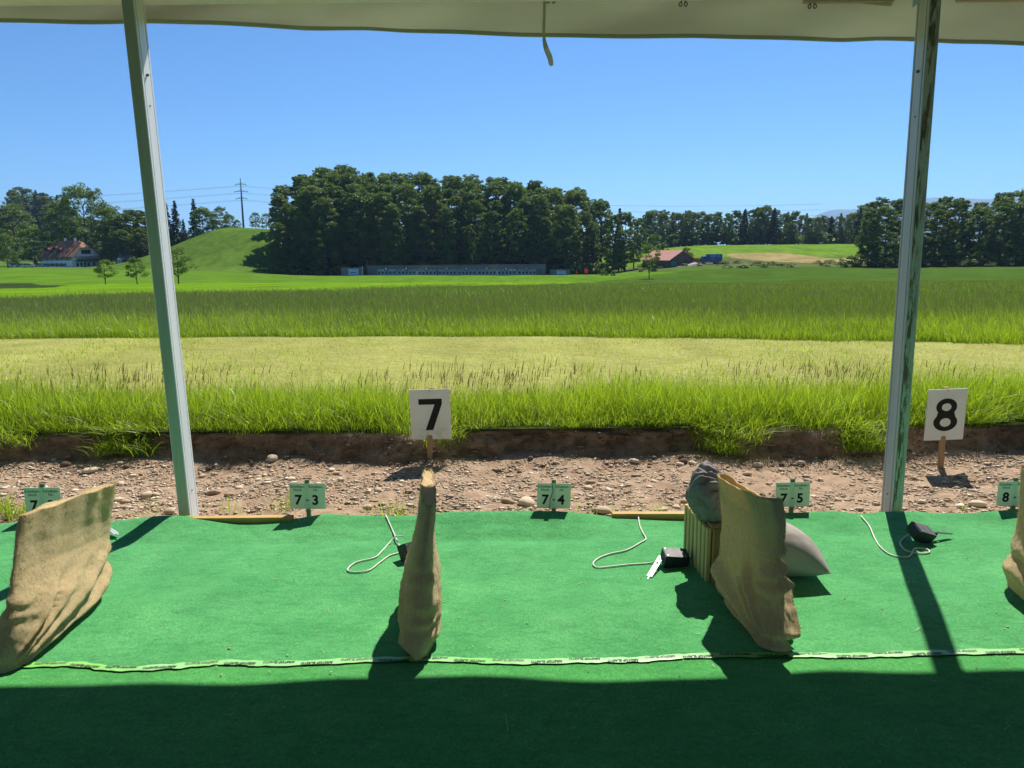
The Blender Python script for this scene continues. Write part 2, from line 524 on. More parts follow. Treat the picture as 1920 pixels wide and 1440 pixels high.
# earth bank with a cut face
def bank_off(x):
    return .07 * np.sin(x * 1.7 + .6) + .05 * np.sin(x * 4.1 + 2) + .03 * np.sin(x * 9.3)
bx = np.linspace(-10, 10, 520); bv = np.linspace(0, 1, 22)
BX, BV = np.meshgrid(bx, bv)
prof_y = np.interp(BV, [0, .2, .45, .8, .92, 1], [5.93, 6.08, 6.17, 6.20, 6.28, 6.6])
prof_z = np.interp(BV, [0, .2, .45, .8, .92, 1], [-.07, -.01, .07, .165, .195, .203])
BY = prof_y + bank_off(BX) * (1 - sm((BV - .85) / .15))
b3 = np.stack([BX, BY, prof_z], -1).reshape(-1, 3)
amp = (np.sin(BV * math.pi) ** .7).ravel()
b3[:, 1] += amp * (.075 * fbm(b3 * [1, 1, 2.2], 3.5, 5) + .035 * fbm(b3 + 7, 13, 4))
b3[:, 2] += amp * .018 * fbm(b3 + 20, 6, 4)
bank = new_obj('earth_bank', np_mesh('earth_bank', b3, grid_faces(*BX.shape), M_SOIL, True), kind='structure')

# ------------------------------------------------------------------ stones
def stones_np(P, sz):
    n = len(P)
    base = np.array([(1, 0, 0), (-1, 0, 0), (0, 1, 0), (0, -1, 0), (0, 0, 1), (0, 0, -1), (.7, .7, .35), (-.7, .7, -.3), (.7, -.7, -.3), (-.7, -.7, .35)], float)
    tri = np.array([(0, 6, 4), (6, 2, 4), (2, 7, 1), (2, 1, 4), (1, 9, 4), (9, 3, 4), (3, 0, 4), (6, 0, 2), (0, 3, 8), (2, 0, 5), (0, 8, 5), (8, 3, 5), (3, 9, 1), (3, 1, 5), (1, 7, 5), (7, 2, 5)])
    V = base[None] * RNG.uniform(.65, 1.25, (n, len(base), 1)) * sz[:, None, None] * RNG.uniform(.6, 1.2, (n, 1, 3)) * [1, 1, .42]
    a = RNG.uniform(0, 6.28, n); c, s = np.cos(a)[:, None], np.sin(a)[:, None]
    W = V.copy(); W[..., 0] = V[..., 0] * c - V[..., 1] * s; W[..., 1] = V[..., 0] * s + V[..., 1] * c
    W += P[:, None, :]
    F = (tri[None] + (np.arange(n) * len(base))[:, None, None]).reshape(-1, 3)
    return W.reshape(-1, 3), F
n = 60000
x = RNG.uniform(-6.2, 6.2, n); y = 4.45 + 1.65 * RNG.beta(1.3, 1.25, n)
sz = RNG.lognormal(-5.0, .52, n).clip(.0035, .036)
clump = np.sin(x * 1.9 + 1) + np.sin(y * 4 + x * .7) + RNG.normal(0, .8, n)
k = clump > -1.3
bi = RNG.integers(520, 520 * 17, 9000); bp_ = b3[bi] + RNG.normal(0, .008, (9000, 3)) + [0, -.006, 0]
Vb, Fb = stones_np(bp_, RNG.lognormal(-4.7, .5, 9000).clip(.004, .035))
new_obj('soil_crumbs', np_mesh('soil_crumbs', Vb, Fb, pm('soil_crumb', (.15, .095, .058), (.34, .24, .16), 14, .95)), bank, kind='stuff')
V, F = stones_np(np.stack([x, y, gravel_z(x, y) + .2 * sz], -1)[k], sz[k])
new_obj('gravel_stones', np_mesh('gravel_stones', V, F, M_STONE), gravel, kind='stuff')

import bmesh as _bm
def stone_mesh(seed, fl=.5):
    bm = _bm.new(); _bm.ops.create_icosphere(bm, subdivisions=2, radius=1)
    for v in bm.verts:
        d = 1 + .28 * noise.noise(v.co * 1.1 + Vector((seed * 7.1, 3, 1))) + .1 * noise.noise(v.co * 3 + Vector((seed, 9, 4)))
        v.co = Vector((v.co.x * 1.15, v.co.y * .9, v.co.z * fl)) * d
    me = bpy.data.meshes.new('stone'); bm.to_mesh(me); bm.free()
    me.polygons.foreach_set('use_smooth', np.ones(len(me.polygons), bool)); me.materials.append(M_STONE)
    return me
SM = [stone_mesh(i) for i in range(6)]
spots = [(952, 938, .045), (988, 940, .06), (1832, 952, .05), (275, 928, .045), (292, 925, .03), (222, 938, .035), (400, 918, .045), (318, 960, .04),
         (512, 868, .05), (60, 935, .03), (168, 882, .05), (1130, 960, .05), (1500, 868, .035), (1420, 872, .04), (1190, 866, .035), (640, 900, .03)]
spots += [(random.uniform(0, 1920), random.uniform(868, 955), random.uniform(.018, .032)) for _ in range(70)]
for i, (p, q, s_) in enumerate(spots):
    w = at(p, q, -.03)
    o = new_obj('stone', SM[i % 6], gravel)
    o.location = (w[0], w[1], float(gravel_z(w[0], w[1])) + s_ * .3)
    o.scale = (s_, s_, s_); o.rotation_euler = (random.uniform(-.2, .2), random.uniform(-.2, .2), random.uniform(0, 6.28))
# clods lying at the foot of the bank
SOILC = []
for i in range(3):
    me = stone_mesh(i + 11, .7); me.materials.clear(); me.materials.append(M_SOIL); SOILC.append(me)
for i in range(45):
    p = random.uniform(-100, 2020); w = at(p, random.uniform(845, 872), 0.0)
    s_ = random.choice([.010, .014, .018, .025, .035])
    o = new_obj('earth_clod', SOILC[i % 3], gravel)
    o.location = (w[0], w[1], float(gravel_z(w[0], w[1])) + s_ * .3)
    o.scale = (s_, s_, s_); o.rotation_euler = (0, 0, random.uniform(0, 6.28))

# ------------------------------------------------------------------ grass
def blades(P, h, w, lean, ang, segs=2, curl=1.6):
    """tapering blades; P (n,3), h,w,lean,ang (n,)"""
    n = len(P)
    ca, sa = np.cos(ang), np.sin(ang)
    fa = RNG.uniform(0, 6.28, n); wx, wy = np.cos(fa), np.sin(fa)
    rows = []
    for s in range(segs + 1):
        t = s / segs
        off = lean * h * t ** curl
        c = np.stack([P[:, 0] + ca * off, P[:, 1] + sa * off, P[:, 2] + h * (t - .35 * np.minimum(lean, 1.2) * t ** 2.2)], -1)
        if s < segs:
            hw = (w * (1 - .55 * t) * .5)[:, None]
            d = np.stack([wx, wy, np.zeros(n)], -1) * hw
            rows += [c - d, c + d]
        else:
            rows.append(c)
    V = np.stack(rows, 1)
    nv = V.shape[1]
    tri = []
    for s in range(segs - 1):
        a = 2 * s
        tri += [(a, a + 1, a + 3), (a, a + 3, a + 2)]
    a = 2 * (segs - 1); tri.append((a, a + 1, a + 2))
    F = (np.array(tri)[None] + (np.arange(n) * nv)[:, None, None]).reshape(-1, 3)
    return V.reshape(-1, 3), F

def join(parts):
    Vs, Fs, o = [], [], 0
    for V, F in parts:
        Vs.append(V); Fs.append(F + o); o += len(V)
    return np.concatenate(Vs), np.concatenate(Fs)

def patch(x, y, f=1.0):
    return np.sin(x * 2.1 * f + 1.3 * np.sin(y * 1.7 * f)) * .5 + np.sin(x * 5.3 * f + y * 3.1 * f) * .3 + np.sin(x * .8 * f - 1) * .4

def strip_grass():
    n = 120000
    x = RNG.uniform(-8.5, 8.5, n)
    y = STRIP0 + bank_off(x) * .8 + .0 + (STRIP1 + .12 * np.sin(x * 1.3) - STRIP0) * RNG.beta(.95, 1.25, n)
    pt = patch(x, y)
    keep = RNG.uniform(0, 1, n) < .72 + .28 * pt
    x, y, pt = x[keep], y[keep], pt[keep]; n = len(x)
    front = sm((y - STRIP0 - bank_off(x) * .8) / .25)
    h = (.12 + .13 * front + .05 * pt) * RNG.lognormal(0, .28, n)
    h = h * (1 - .35 * sm((y - STRIP1 + .3) / .4))
    lean = RNG.gamma(2.0, .22, n) + .25 * (1 - front)
    ang = RNG.uniform(0, 6.28, n)
    ang = np.where(RNG.uniform(0, 1, n) < .35 * (1 - front), -1.57 + RNG.normal(0, .6, n), ang)
    A = blades(np.stack([x, y, np.full(n, .17) + .03 * front], -1), h, RNG.uniform(.003, .007, n), lean, ang, 3)
    # tufts hanging over the cut edge
    B = []
    for px in (225, 255, 840, 1330, 1390, 1622, 1610, 60):
        w = at(px, 815, .15); m = 120
        xx = w[0] + RNG.normal(0, .10, m); yy = 6.16 + bank_off(xx) + RNG.normal(0, .035, m)
        B.append(blades(np.stack([xx, yy, .12 + RNG.uniform(-.05, .06, m)], -1), RNG.uniform(.1, .26, m), RNG.uniform(.004, .008, m),
                        RNG.uniform(.6, 2.0, m), -1.57 + RNG.normal(0, .8, m), 3))
    for px, py in ((225, 838), (250, 850), (1625, 835), (1640, 850), (1335, 826)):
        w = at(px, py, .05); m = 220
        xx = w[0] + RNG.normal(0, .07, m); yy = 6.05 + bank_off(xx) + RNG.normal(0, .04, m)
        B.append(blades(np.stack([xx, yy, np.full(m, .03)], -1), RNG.uniform(.08, .22, m), RNG.uniform(.004, .008, m),
                        RNG.uniform(.3, 1.4, m), RNG.uniform(0, 6.28, m), 3))
    V, F = join([A] + B)
    new_obj('long_grass', np_mesh('long_grass', V, F, M_GRASS), label='bright green long grass growing along the top of the earth bank', cat='grass', kind='stuff')
    n = 2600
    x = RNG.uniform(-8, 8, n); y = RNG.uniform(6.5, 7.5, n)
    k = RNG.uniform(0, 1, n) < .5 + .5 * np.sin(x * 1.9 + 2) ; x, y = x[k], y[k]; n = len(x)
    h = RNG.uniform(.26, .46, n)
    ang = RNG.normal(.3, .8, n); lean = RNG.uniform(.05, .35, n)
    P = np.stack([x, y, np.full(n, .2)], -1)
    A = blades(P, h, np.full(n, .0028), lean, ang, 3)
    top = P + np.stack([np.cos(ang) * lean * h * .7, np.sin(ang) * lean * h * .7, h * .78], -1)
    Bm = blades(top, h * .24, np.full(n, .008), lean * 1.2, ang, 2)
    n = 7000
    x = RNG.uniform(-8, 8, n); y = RNG.uniform(6.25, 7.4, n) + .5 * bank_off(x)
    Dd = blades(np.stack([x, y, np.full(n, .19)], -1), RNG.uniform(.05, .26, n), RNG.uniform(.002, .006, n), RNG.gamma(2, .5, n), RNG.uniform(0, 6.28, n), 3)
    V, F = join([A, Bm, Dd])
    new_obj('seed_stalks', np_mesh('seed_stalks', V, F, M_STALK), label='thin purplish seed stalks rising above the bank grass', cat='grass', kind='stuff')
strip_grass()

def mown_grass():
    n = 260000
    y = RNG.uniform(7.0, 14.2, n); x = RNG.uniform(-1, 1, n) * (.85 * y + 1)
    k = y < tall_front(x) + .1; x, y = x[k], y[k]; n = len(x)
    h = RNG.uniform(.012, .04, n); lean = RNG.uniform(.4, 3.2, n)
    V, F = blades(np.stack([x, y, terr(x, y) - .005], -1), h, RNG.uniform(.004, .009, n), lean, RNG.uniform(0, 6.28, n), 1)
    new_obj('mown_grass', np_mesh('mown_grass', V, F, M_MOWN), label='pale yellow mown grass strip between the bank and the tall field', cat='grass', kind='stuff')
    n = 30000
    y = RNG.uniform(7.2, 13.5, n); x = RNG.uniform(-1, 1, n) * (.85 * y + 1)
    k = (patch(x, y, .8) + RNG.normal(0, .4, n) > .35) & (y < tall_front(x)); x, y = x[k], y[k]; n = len(x)
    V, F = blades(np.stack([x, y, terr(x, y)], -1), RNG.uniform(.03, .08, n), RNG.uniform(.005, .01, n), RNG.uniform(.1, 1, n), RNG.uniform(0, 6.28, n), 2)
    new_obj('green_regrowth', np_mesh('green_regrowth', V, F, M_GRASS), label='short green regrowth sprouting in the mown strip', cat='grass', kind='stuff')
mown_grass()

def tall_field():
    parts = []; bright = []; seeds = []
    for (ya, yb, n, w0, segs) in ((0, 1.2, 90000, .0065, 3), (1.0, 8, 170000, .0075, 2), (8, 24, 190000, .013, 1), (24, 60, 170000, .026, 1)):
        d = ya + (yb - ya) * RNG.uniform(0, 1, n) ** .85
        x = RNG.uniform(-1, 1, n) * (.80 * (13 + d) + 1)
        y = tall_front(x) + d + .12 * np.sin(x * 2.3) + .05 * np.sin(x * 7)
        k = y < tall_back(x, y) - .3
        x, y, d = x[k], y[k], d[k]; m = len(x)
        pt = patch(x, y, .35) + .6 * patch(x + 40, y, .12)
        h = (.17 + .035 * pt + .08 * sm(d / 1.5)) * RNG.lognormal(0, .24, m)
        P = np.stack([x, y, terr(x, y) - .01], -1); w = RNG.uniform(.6, 1.3, m) * w0
        le = RNG.gamma(2, .2, m); an = RNG.normal(2.6, 1.4, m)
        painted_lit = RNG.uniform(0, 1, m) < np.clip(.85 - .11 * d + .22 * pt, .10, .95)  # backlit glow of the near edge painted as a brighter blade colour
        for msk, dst in ((painted_lit, bright), (~painted_lit, parts)):
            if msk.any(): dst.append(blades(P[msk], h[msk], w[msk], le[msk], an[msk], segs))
        s_ = (RNG.uniform(0, 1, m) < np.clip(.05 + .05 * d, 0, .30) * (segs < 3 or 1) * .8)
        if s_.any():
            T = P[s_].copy(); T[:, 2] += h[s_] * .85; q = s_.sum()
            seeds.append(blades(T, h[s_] * RNG.uniform(.2, .5, q), w[s_] * .9, RNG.uniform(0, .6, q), an[s_], 1))
    for nm, pp, mt, lb in (('tall_grass', parts, M_GRASS_DK, 'tall dark green grass of the field beyond the mown strip'), ('bright_grass', bright, M_GRASS, 'blades coloured bright as if sunlit along the near edge of the tall field'), ('seed_heads', seeds, M_SEED, 'grey-green seed heads standing above the tall field')):
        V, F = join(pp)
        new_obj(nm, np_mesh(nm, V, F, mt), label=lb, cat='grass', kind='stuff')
tall_field()

def weeds():
    parts = []
    for px, py, m, hh in ((20, 968, 90, .14), (60, 960, 60, .12), (0, 955, 60, .16), (250, 968, 18, .08), (292, 962, 8, .14), (425, 958, 14, .14), (530, 955, 22, .17), (560, 950, 14, .15),
                          (735, 965, 26, .17), (700, 968, 12, .12), (760, 968, 14, .13), (1170, 962, 10, .22), (1190, 966, 16, .08), (1240, 962, 10, .18), (1105, 962, 10, .16), (610, 950, 8, .1),
                          (1140, 850, 20, .05), (585, 850, 16, .05), (1425, 862, 20, .05), (1815, 965, 4, .12)):
        w = at(px, py, -.03)
        x = w[0] + RNG.normal(0, .045, m); y = max(w[1], 4.72) + RNG.normal(0, .03, m)
        parts.append(blades(np.stack([x, y, np.full(m, -.04)], -1), RNG.uniform(.5, 1.1, m) * hh, RNG.uniform(.0025, .006, m), RNG.gamma(2, .2, m), RNG.uniform(0, 6.28, m), 3))
    V, F = join(parts)
    new_obj('weeds', np_mesh('weeds', V, F, M_GRASS), label='sparse weeds and grass stems in the gravel by the carpet edge', cat='weeds', kind='stuff')
weeds()
# ------------------------------------------------------------------ carpets and tape
EA, EB = at(0, 990), at(1920, 968)
def edge_y(x):
    return EA[1] + (x - EA[0]) * (EB[1] - EA[1]) / (EB[0] - EA[0])
CE = [(-300, 984), (0, 984), (60, 979), (200, 984), (300, 976), (345, 975), (450, 977), (560, 972), (610, 965), (660, 968), (760, 973), (850, 969), (930, 964), (980, 959), (1040, 958), (1090, 963),
      (1150, 972), (1270, 972), (1400, 971), (1500, 966), (1560, 961), (1610, 968), (1660, 964), (1700, 962), (1800, 961), (1870, 958), (1920, 957), (2300, 958)]
CEX, CEZ = [], []
for p, q in CE:
    w = at(p, q); yy = edge_y(w[0]); w = aty(p, q, yy); CEX.append(w[0]); CEZ.append(w[2])
def edge_z(x): return np.interp(x, CEX, CEZ)
TAPE_PX = [(-260, 1246), (30, 1251), (140, 1251), (220, 1261), (330, 1256), (420, 1248), (520, 1249), (700, 1241), (830, 1242), (960, 1248), (1100, 1244), (1200, 1241), (1310, 1233), (1480, 1233), (1600, 1236), (1740, 1231), (1920, 1225), (2250, 1224)]
TP = np.array([at(p, q) for p, q in TAPE_PX])
def tape_y(x):
    return np.interp(x, TP[:, 0], TP[:, 1])
def carpet_z(x, y):
    d = edge_y(x) - y
    z = edge_z(x) * np.exp(-(np.maximum(d, 0) / .13) ** 2) * 1.0
    z = z - .35 * np.maximum(edge_z(x), 0) * np.exp(-((d - .30) / .07) ** 2)
    z = z + .015 * np.sin(x * 3.1 + 1.4 * np.sin(y * 2.7)) * np.sin(y * 2.2 + .4) * sm((y - 2.9) / .5)
    z = z + .006 * np.sin(x * 7 + y * 5) * sm((y - 3.4) / .5) + .004 * np.sin(x * 4.3 - y * 6)
    return z + .012
def carpet(name, x0, x1, nx, rows, fy, mat, lift=0.0, flap=False, **k):
    xs = np.linspace(x0, x1, nx); vs = np.linspace(0, 1, rows)
    X, Vv = np.meshgrid(xs, vs)
    Y = fy(X, Vv)
    Z = carpet_z(X, Y) + lift
    pts = np.stack([X, Y, Z], -1)
    if flap:
        a = pts[-1].copy(); a[:, 1] += .012; a[:, 2] -= .012
        b = pts[-1].copy(); b[:, 1] += .012; b[:, 2] = -.06
        pts = np.concatenate([pts, a[None], b[None]])
    me = np_mesh(name, pts.reshape(-1, 3), grid_faces(pts.shape[0], nx), mat, True)
    return new_obj(name, me, **k)
carpet('front_carpet', -5.2, 5.2, 420, 120, lambda X, v: (tape_y(X) - .01) + (edge_y(X) - tape_y(X) + .01) * v, M_CARPET, flap=True,
       label='sunlit green felt carpet between the tape seam and the gravel', cat='carpet')
carpet('rear_carpet', -5.2, 5.2, 220, 60, lambda X, v: -4.5 + (tape_y(X) + 4.5) * v, M_CARPET2, lift=-.004,
       label='green felt carpet on the near side of the tape seam, mostly in shade', cat='carpet')

# tape with print
tp = spline([(p[0], p[1], 0) for p in TP], 14)
tv = []
rng = random.Random(3)
for i, p in enumerate(tp):
    w = .0185 + .003 * math.sin(i * .9) + rng.uniform(-.002, .002)
    for s in (-1, 0, 1):
        y = p[1] + s * w
        tv.append((p[0], y, float(carpet_z(p[0], y)) + .0022 + (.0012 if s == 0 else 0) + .0006 * math.sin(i * 1.7)))
tape = new_obj('adhesive_tape', np_mesh('adhesive_tape', np.array(tv), grid_faces(len(tp), 3), M_TAPE, True),
               label='bright green printed adhesive tape sealing the carpet seam', cat='tape')
xx = -2.35; kk = 0
while xx < 2.6:
    y0 = float(tape_y(xx)); sl_ = (float(tape_y(xx + .1)) - float(tape_y(xx - .1))) / .2
    body = 'AIRSTOP ELASTO' if kk % 3 != 1 else 'AIRSTOP ELASTO'
    dy = .007 if kk % 2 else -.008
    M = Matrix.Translation((xx, y0 + dy, float(carpet_z(xx, y0)) + .0046)) @ Matrix.Rotation(math.pi + math.atan(sl_), 4, 'Z') @ Matrix.Diagonal((1, 1.25, 1, 1))
    text_obj('print', body, .0165, M_PRINT2 if kk % 4 == 3 else M_PRINT, tape, M, bold=.0006)
    xx += .155; kk += 1

# ------------------------------------------------------------------ marquee tent
PL_B, PR_B = at(347, 973), at(1681, 963)
PL_T, PR_T = aty(239, 0, PL_B[1]), aty(1754, 0, PR_B[1])
tent = empty('marquee_tent', (0, 4.75, 0), label='white marquee with aluminium poles framing the view and a rolled front flap', cat='tent')
TY = 4.75
def tent_local(p): return (p[0], p[1] - TY, p[2])

def pole(b, t, wx, dy, front_mat, label, metal=None):
    b = np.array(b, float); t = np.array(t, float)
    d = (t - b) / (t[2] - b[2])
    top = b + d * 3.2; bot = b - d * .05
    root = None
    # frame: x across, y depth
    m = MB()
    prof = [(-wx / 2, 0), (-wx / 2 + .004, -.004), (wx / 2 - .004, -.004), (wx / 2, 0), (wx / 2, .012), (wx / 2 - .006, .014), (wx / 2 - .006, .024), (wx / 2, .026),
            (wx / 2, dy - .026), (wx / 2 - .006, dy - .024), (wx / 2 - .006, dy - .014), (wx / 2, dy - .012), (wx / 2, dy), (-wx / 2, dy), (-wx / 2, dy - .012), (-wx / 2 + .006, dy - .014),
            (-wx / 2 + .006, dy - .024), (-wx / 2, dy - .026), (-wx / 2, .026), (-wx / 2 + .006, .024), (-wx / 2 + .006, .014), (-wx / 2, .012)]
    n = len(prof); vs = []
    L = top[2] - bot[2]
    for z in (0, L):
        for x_, y_ in prof:
            vs.append((x_ + d[0] * z, y_ + d[1] * z, z))
    fs = [tuple(range(n))[::-1], tuple(range(n, 2 * n))] + [(i, (i + 1) % n, n + (i + 1) % n, n + i) for i in range(n)]
    m.add(vs, fs)
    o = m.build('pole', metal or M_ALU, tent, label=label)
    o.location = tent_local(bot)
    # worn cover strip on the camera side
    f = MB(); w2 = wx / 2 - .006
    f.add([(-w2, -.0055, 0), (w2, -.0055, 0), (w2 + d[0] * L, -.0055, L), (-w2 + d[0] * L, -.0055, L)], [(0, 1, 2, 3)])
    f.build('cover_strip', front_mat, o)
    for zz, s in ((.22, 1), (2.72, 1), (2.55, 1), (.16, -1), (2.70, -1), (2.45, -1)):
        bm_ = MB(); sx = s * wx / 2
        r_ = .008 if zz > 2.6 else .005
        bm_.tube([(sx + d[0] * zz - s * .002, dy * .45, zz), (sx + d[0] * zz + s * (.012 if zz > 2.6 else .004), dy * .45, zz)], r_, 8)
        bm_.build('bolt', M_DARKTOP, o)
    return o
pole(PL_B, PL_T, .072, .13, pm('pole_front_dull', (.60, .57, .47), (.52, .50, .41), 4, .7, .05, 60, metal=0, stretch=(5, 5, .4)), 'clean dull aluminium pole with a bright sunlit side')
pole(PR_B, PR_T, .068, .135, M_ALU_WORN, 'aluminium pole with brown peeling wear on its front face', pm('pole_aluminium_painted_shade', (.56, .58, .60), (.48, .50, .52), 3, .45, .05, 90, metal=.1, stretch=(6, 6, .4)))  # shade on this pole's side is put into a darker aluminium colour

# front flap hanging outside the poles
FY = 4.93
FB = [(-500, 34), (0, 42), (120, 45), (215, 47), (270, 47), (340, 48), (400, 49), (470, 52), (580, 56), (690, 56), (760, 60), (900, 65), (1030, 68), (1260, 74), (1300, 74), (1580, 79), (1640, 77), (1720, 79), (1790, 82), (1920, 84), (2400, 92)]
FBX = [aty(p, q, FY) for p, q in FB]
xs = np.linspace(-5.6, 5.8, 300); vs = np.linspace(0, 1, 26)
X, Vv = np.meshgrid(xs, vs)
zb = np.interp(X, [w[0] for w in FBX], [w[2] for w in FBX])
zt = 3.30
Z = zt + (zb - zt) * Vv
Y = FY + .03 * np.sin(Vv * math.pi) * np.sin(X * 2.1) + .010 * np.sin(X * 6.5 + Vv * 4) * np.sin(Vv * math.pi) + (.022 * np.sin(X * 1.7 + 2) + .012 * np.sin(X * 4.1) + .006 * np.sin(X * 9.7 + 1)) * Vv
flap = np.stack([X, Y - TY, Z], -1)
# rolled hem at the bottom
a = flap[-1].copy(); a[:, 1] -= .003; a[:, 2] -= .001
b = flap[-1].copy(); b[:, 1] -= .006; b[:, 2] += .002
c = flap[-1].copy(); c[:, 1] -= .007; c[:, 2] += .02
c2 = flap[-1].copy(); c2[:, 1] -= .0035; c2[:, 2] += .024
flap = np.concatenate([flap, a[None], b[None], c[None], c2[None]])
new_obj('front_flap', np_mesh('front_flap', flap.reshape(-1, 3), grid_faces(30, 300), M_PVC, True), tent, label='beige fabric flap rolled up under the eave')
m = MB(); m.box((-8, -.03, 3.095), (8, .11, 3.22), ch=.008); m.build('eave_beam', M_ALU, tent)
# tan beam face under the eave on the right, and gusset
m = MB(); w = aty(1660, 2, 4.9); m.box((1.75, .115, 3.083), (2.28, .15, 3.24)); m.box((2.66, .115, 3.083), (5.5, .15, 3.24)); m.build('eave_board', pm('tan_board', (.55, .42, .30), (.48, .37, .26), 3, .7), tent)
m = MB(); g0 = aty(1718, 12, PR_B[1] - .02); m.prism([(g0[0] - .01, g0[2]), (g0[0] + .09, g0[2] + .07), (g0[0] - .01, g0[2] + .09)], PR_B[1] - TY - .0, PR_B[1] - TY + .01); m.build('gusset_plate', M_ALU, tent)
RZ = 4.95
roof = MB()
for (ya, za, yb, zb_) in ((.24, 3.31, -4.9, RZ), (-4.9, RZ, -10.2, 3.25)):
    roof.add([(-8, ya, za), (8, ya, za), (8, yb, zb_), (-8, yb, zb_), (-8, ya, za + .03), (8, ya, za + .03), (8, yb, zb_ + .03), (-8, yb, zb_ + .03)],
             [(0, 1, 2, 3), (4, 7, 6, 5), (0, 4, 5, 1), (1, 5, 6, 2), (2, 6, 7, 3), (3, 7, 4, 0)])
roof.build('roof_sheet', M_ROOF, tent)
m = MB(); m.prism([(-10.1, 0), (-1.4, 0), (-1.4, 3.25), (-4.9, RZ), (-10.1, 3.25)], -8.0, -7.97, 'x'); m.build('side_wall', M_ROOF, tent)
m = MB(); m.prism([(-10.1, 0), (-1.4, 0), (-1.4, 3.25), (-4.9, RZ), (-10.1, 3.25)], 7.97, 8.0, 'x'); m.build('side_wall', M_ROOF, tent)
# strap
st = []
SP = [(1020, -40), (1021, 0), (1020, 40), (1020, 70), (1024, 90), (1031, 108), (1034, 124)]
for i, (p, q) in enumerate(SP):
    w = aty(p, q, FY - .05 + .004 * i); st.append(w)
st = spline(st, 5); sv = []
for i, w in enumerate(st):
    t = i / len(st); wd = (.009 + .017 * sm((t - .45) / .35)) * (1 if i < len(st) - 1 else .35)
    tw = .9 * sm((t - .4) / .5)
    for s in (-1, 1):
        sv.append((w[0] + s * wd * math.cos(tw), w[1] - TY + s * wd * math.sin(tw), w[2] + s * wd * .25 * sm((t - .6) / .3)))
new_obj('strap', np_mesh('strap', np.array(sv), grid_faces(len(st), 2), M_PVC, True), tent)
for px, py in ((1033, 2), (1281, 8), (1523, 12), (782, -4)):
    m = MB(); w = aty(px, py, FY - .05); w = np.array(tent_local(w))
    for s in (-1, 1):
        pts = []
        for k in range(13):
            a_ = k / 12 * 2 * math.pi
            pts.append((w[0] + s * .016 + .009 * math.cos(a_), w[1], w[2] + .011 * math.sin(a_)))
        m.tube(pts, .0035, 6)
        m.tube([(w[0] + s * .014, w[1], w[2] + .01), (w[0] + s * .004, w[1], w[2] + .035), (w[0] + s * .010, w[1], w[2] + .075)], .0035, 6)
    m.build('flap_hook', M_DARKTOP, tent, smooth=True)

# ------------------------------------------------------------------ number boards and lane cards
def ring_pts(cx, cz, rx, rz, a0, a1, n=24, e=1.0):
    out = []
    for i in range(n + 1):
        a = a0 + (a1 - a0) * i / n
        c, s = math.cos(a), math.sin(a)
        out.append((cx + rx * math.copysign(abs(c) ** e, c), cz + rz * math.copysign(abs(s) ** e, s)))
    return out
def glyph_mesh(loops, mat, M):
    cu = bpy.data.curves.new('numeral', 'CURVE'); cu.dimensions = '2D'; cu.fill_mode = 'BOTH'
    for lp in loops:
        sp = cu.splines.new('POLY'); sp.points.add(len(lp) - 1); sp.use_cyclic_u = True
        for i, p in enumerate(lp): sp.points[i].co = (p[0], p[1], 0, 1)
    t = bpy.data.objects.new('tmp', cu); COL.objects.link(t)
    me = bpy.data.meshes.new_from_object(t.evaluated_get(bpy.context.evaluated_depsgraph_get()))
    bpy.data.objects.remove(t); bpy.data.curves.remove(cu)
    me.name = 'numeral'; me.transform(M); me.materials.clear(); me.materials.append(mat)
    return me
G7 = [[(-.088, .125), (.092, .125), (.092, .085), (.015, -.125), (-.043, -.125), (.035, .08), (-.088, .08)]]
up_ = ring_pts(0, .062, .078, .066, R(-38), R(218), 40)
lo_ = ring_pts(0, -.058, .090, .070, R(142), R(398), 44)
G8 = [up_ + lo_, ring_pts(0, .060, .036, .030, 0, 6.18, 30)[::-1], ring_pts(0, -.060, .041, .034, 0, 6.18, 30)[::-1]]
def number_board(base_px, corners, loops, label, y):
    c = [aty(p, q, y) for p, q in corners]        # tl, tr, br, bl
    ctr = sum(c) / 4
    base = at(base_px[0], base_px[1], -.03); gz = float(gravel_z(base[0], y))
    root = empty('number_sign', (base[0], y, gz), label=label, cat='sign', group='large number signs along the bank')
    org = np.array([base[0], y, gz])
    wd = np.linalg.norm(c[1] - c[0]); ht = np.linalg.norm(c[0] - c[3])
    rot = math.atan2((c[1] - c[0])[2], (c[1] - c[0])[0])
    M = Matrix.Translation(tuple(ctr - org)) @ Matrix.Rotation(-rot, 4, 'Y')
    Mt = M @ Matrix.Rotation(R(4), 4, 'X')
    m = MB(); m.box((-wd / 2, -.004, -ht / 2), (wd / 2, .004, ht / 2), Mt, ch=.0015); m.build('board', M_BOARD, root)
    MM = Mt @ Matrix.Translation((0, -.0052, 0)) @ Matrix.Rotation(R(90), 4, 'X') @ Matrix.Scale(ht / .40, 4)
    new_obj('numeral', glyph_mesh(loops, M_PRINT, MM), root)
    for zz in (-.46, .47):
        m = MB(); m.tube([Mt @ Vector((0, -.007, ht * zz)), Mt @ Vector((0, -.003, ht * zz))], .004, 6); m.build('nail', M_DARKTOP, root)
    m = MB(); k = ctr - org
    m.box((-.02, .008, -.15), (.02, .034, k[2] + ht * .52), Matrix.Translation((0, 0, 0)) @ Matrix(((1, 0, k[0] / k[2], 0), (0, 1, 0, 0), (0, 0, 1, 0), (0, 0, 0, 1))), ch=.002)
    m.build('stake', M_STAKE, root)
    return root
YS = at(806, 866, -.02)[1]
number_board((806, 866), [(767, 731), (843, 729), (848, 821), (771, 826)], G7, 'white board with a black numeral 7 on a wooden stake', YS)
YS8 = at(1758, 870, -.02)[1]
number_board((1758, 868), [(1739, 731), (1813, 728), (1807, 822), (1733, 828)], G8, 'white board with a black numeral 8 beside the worn pole', YS8)

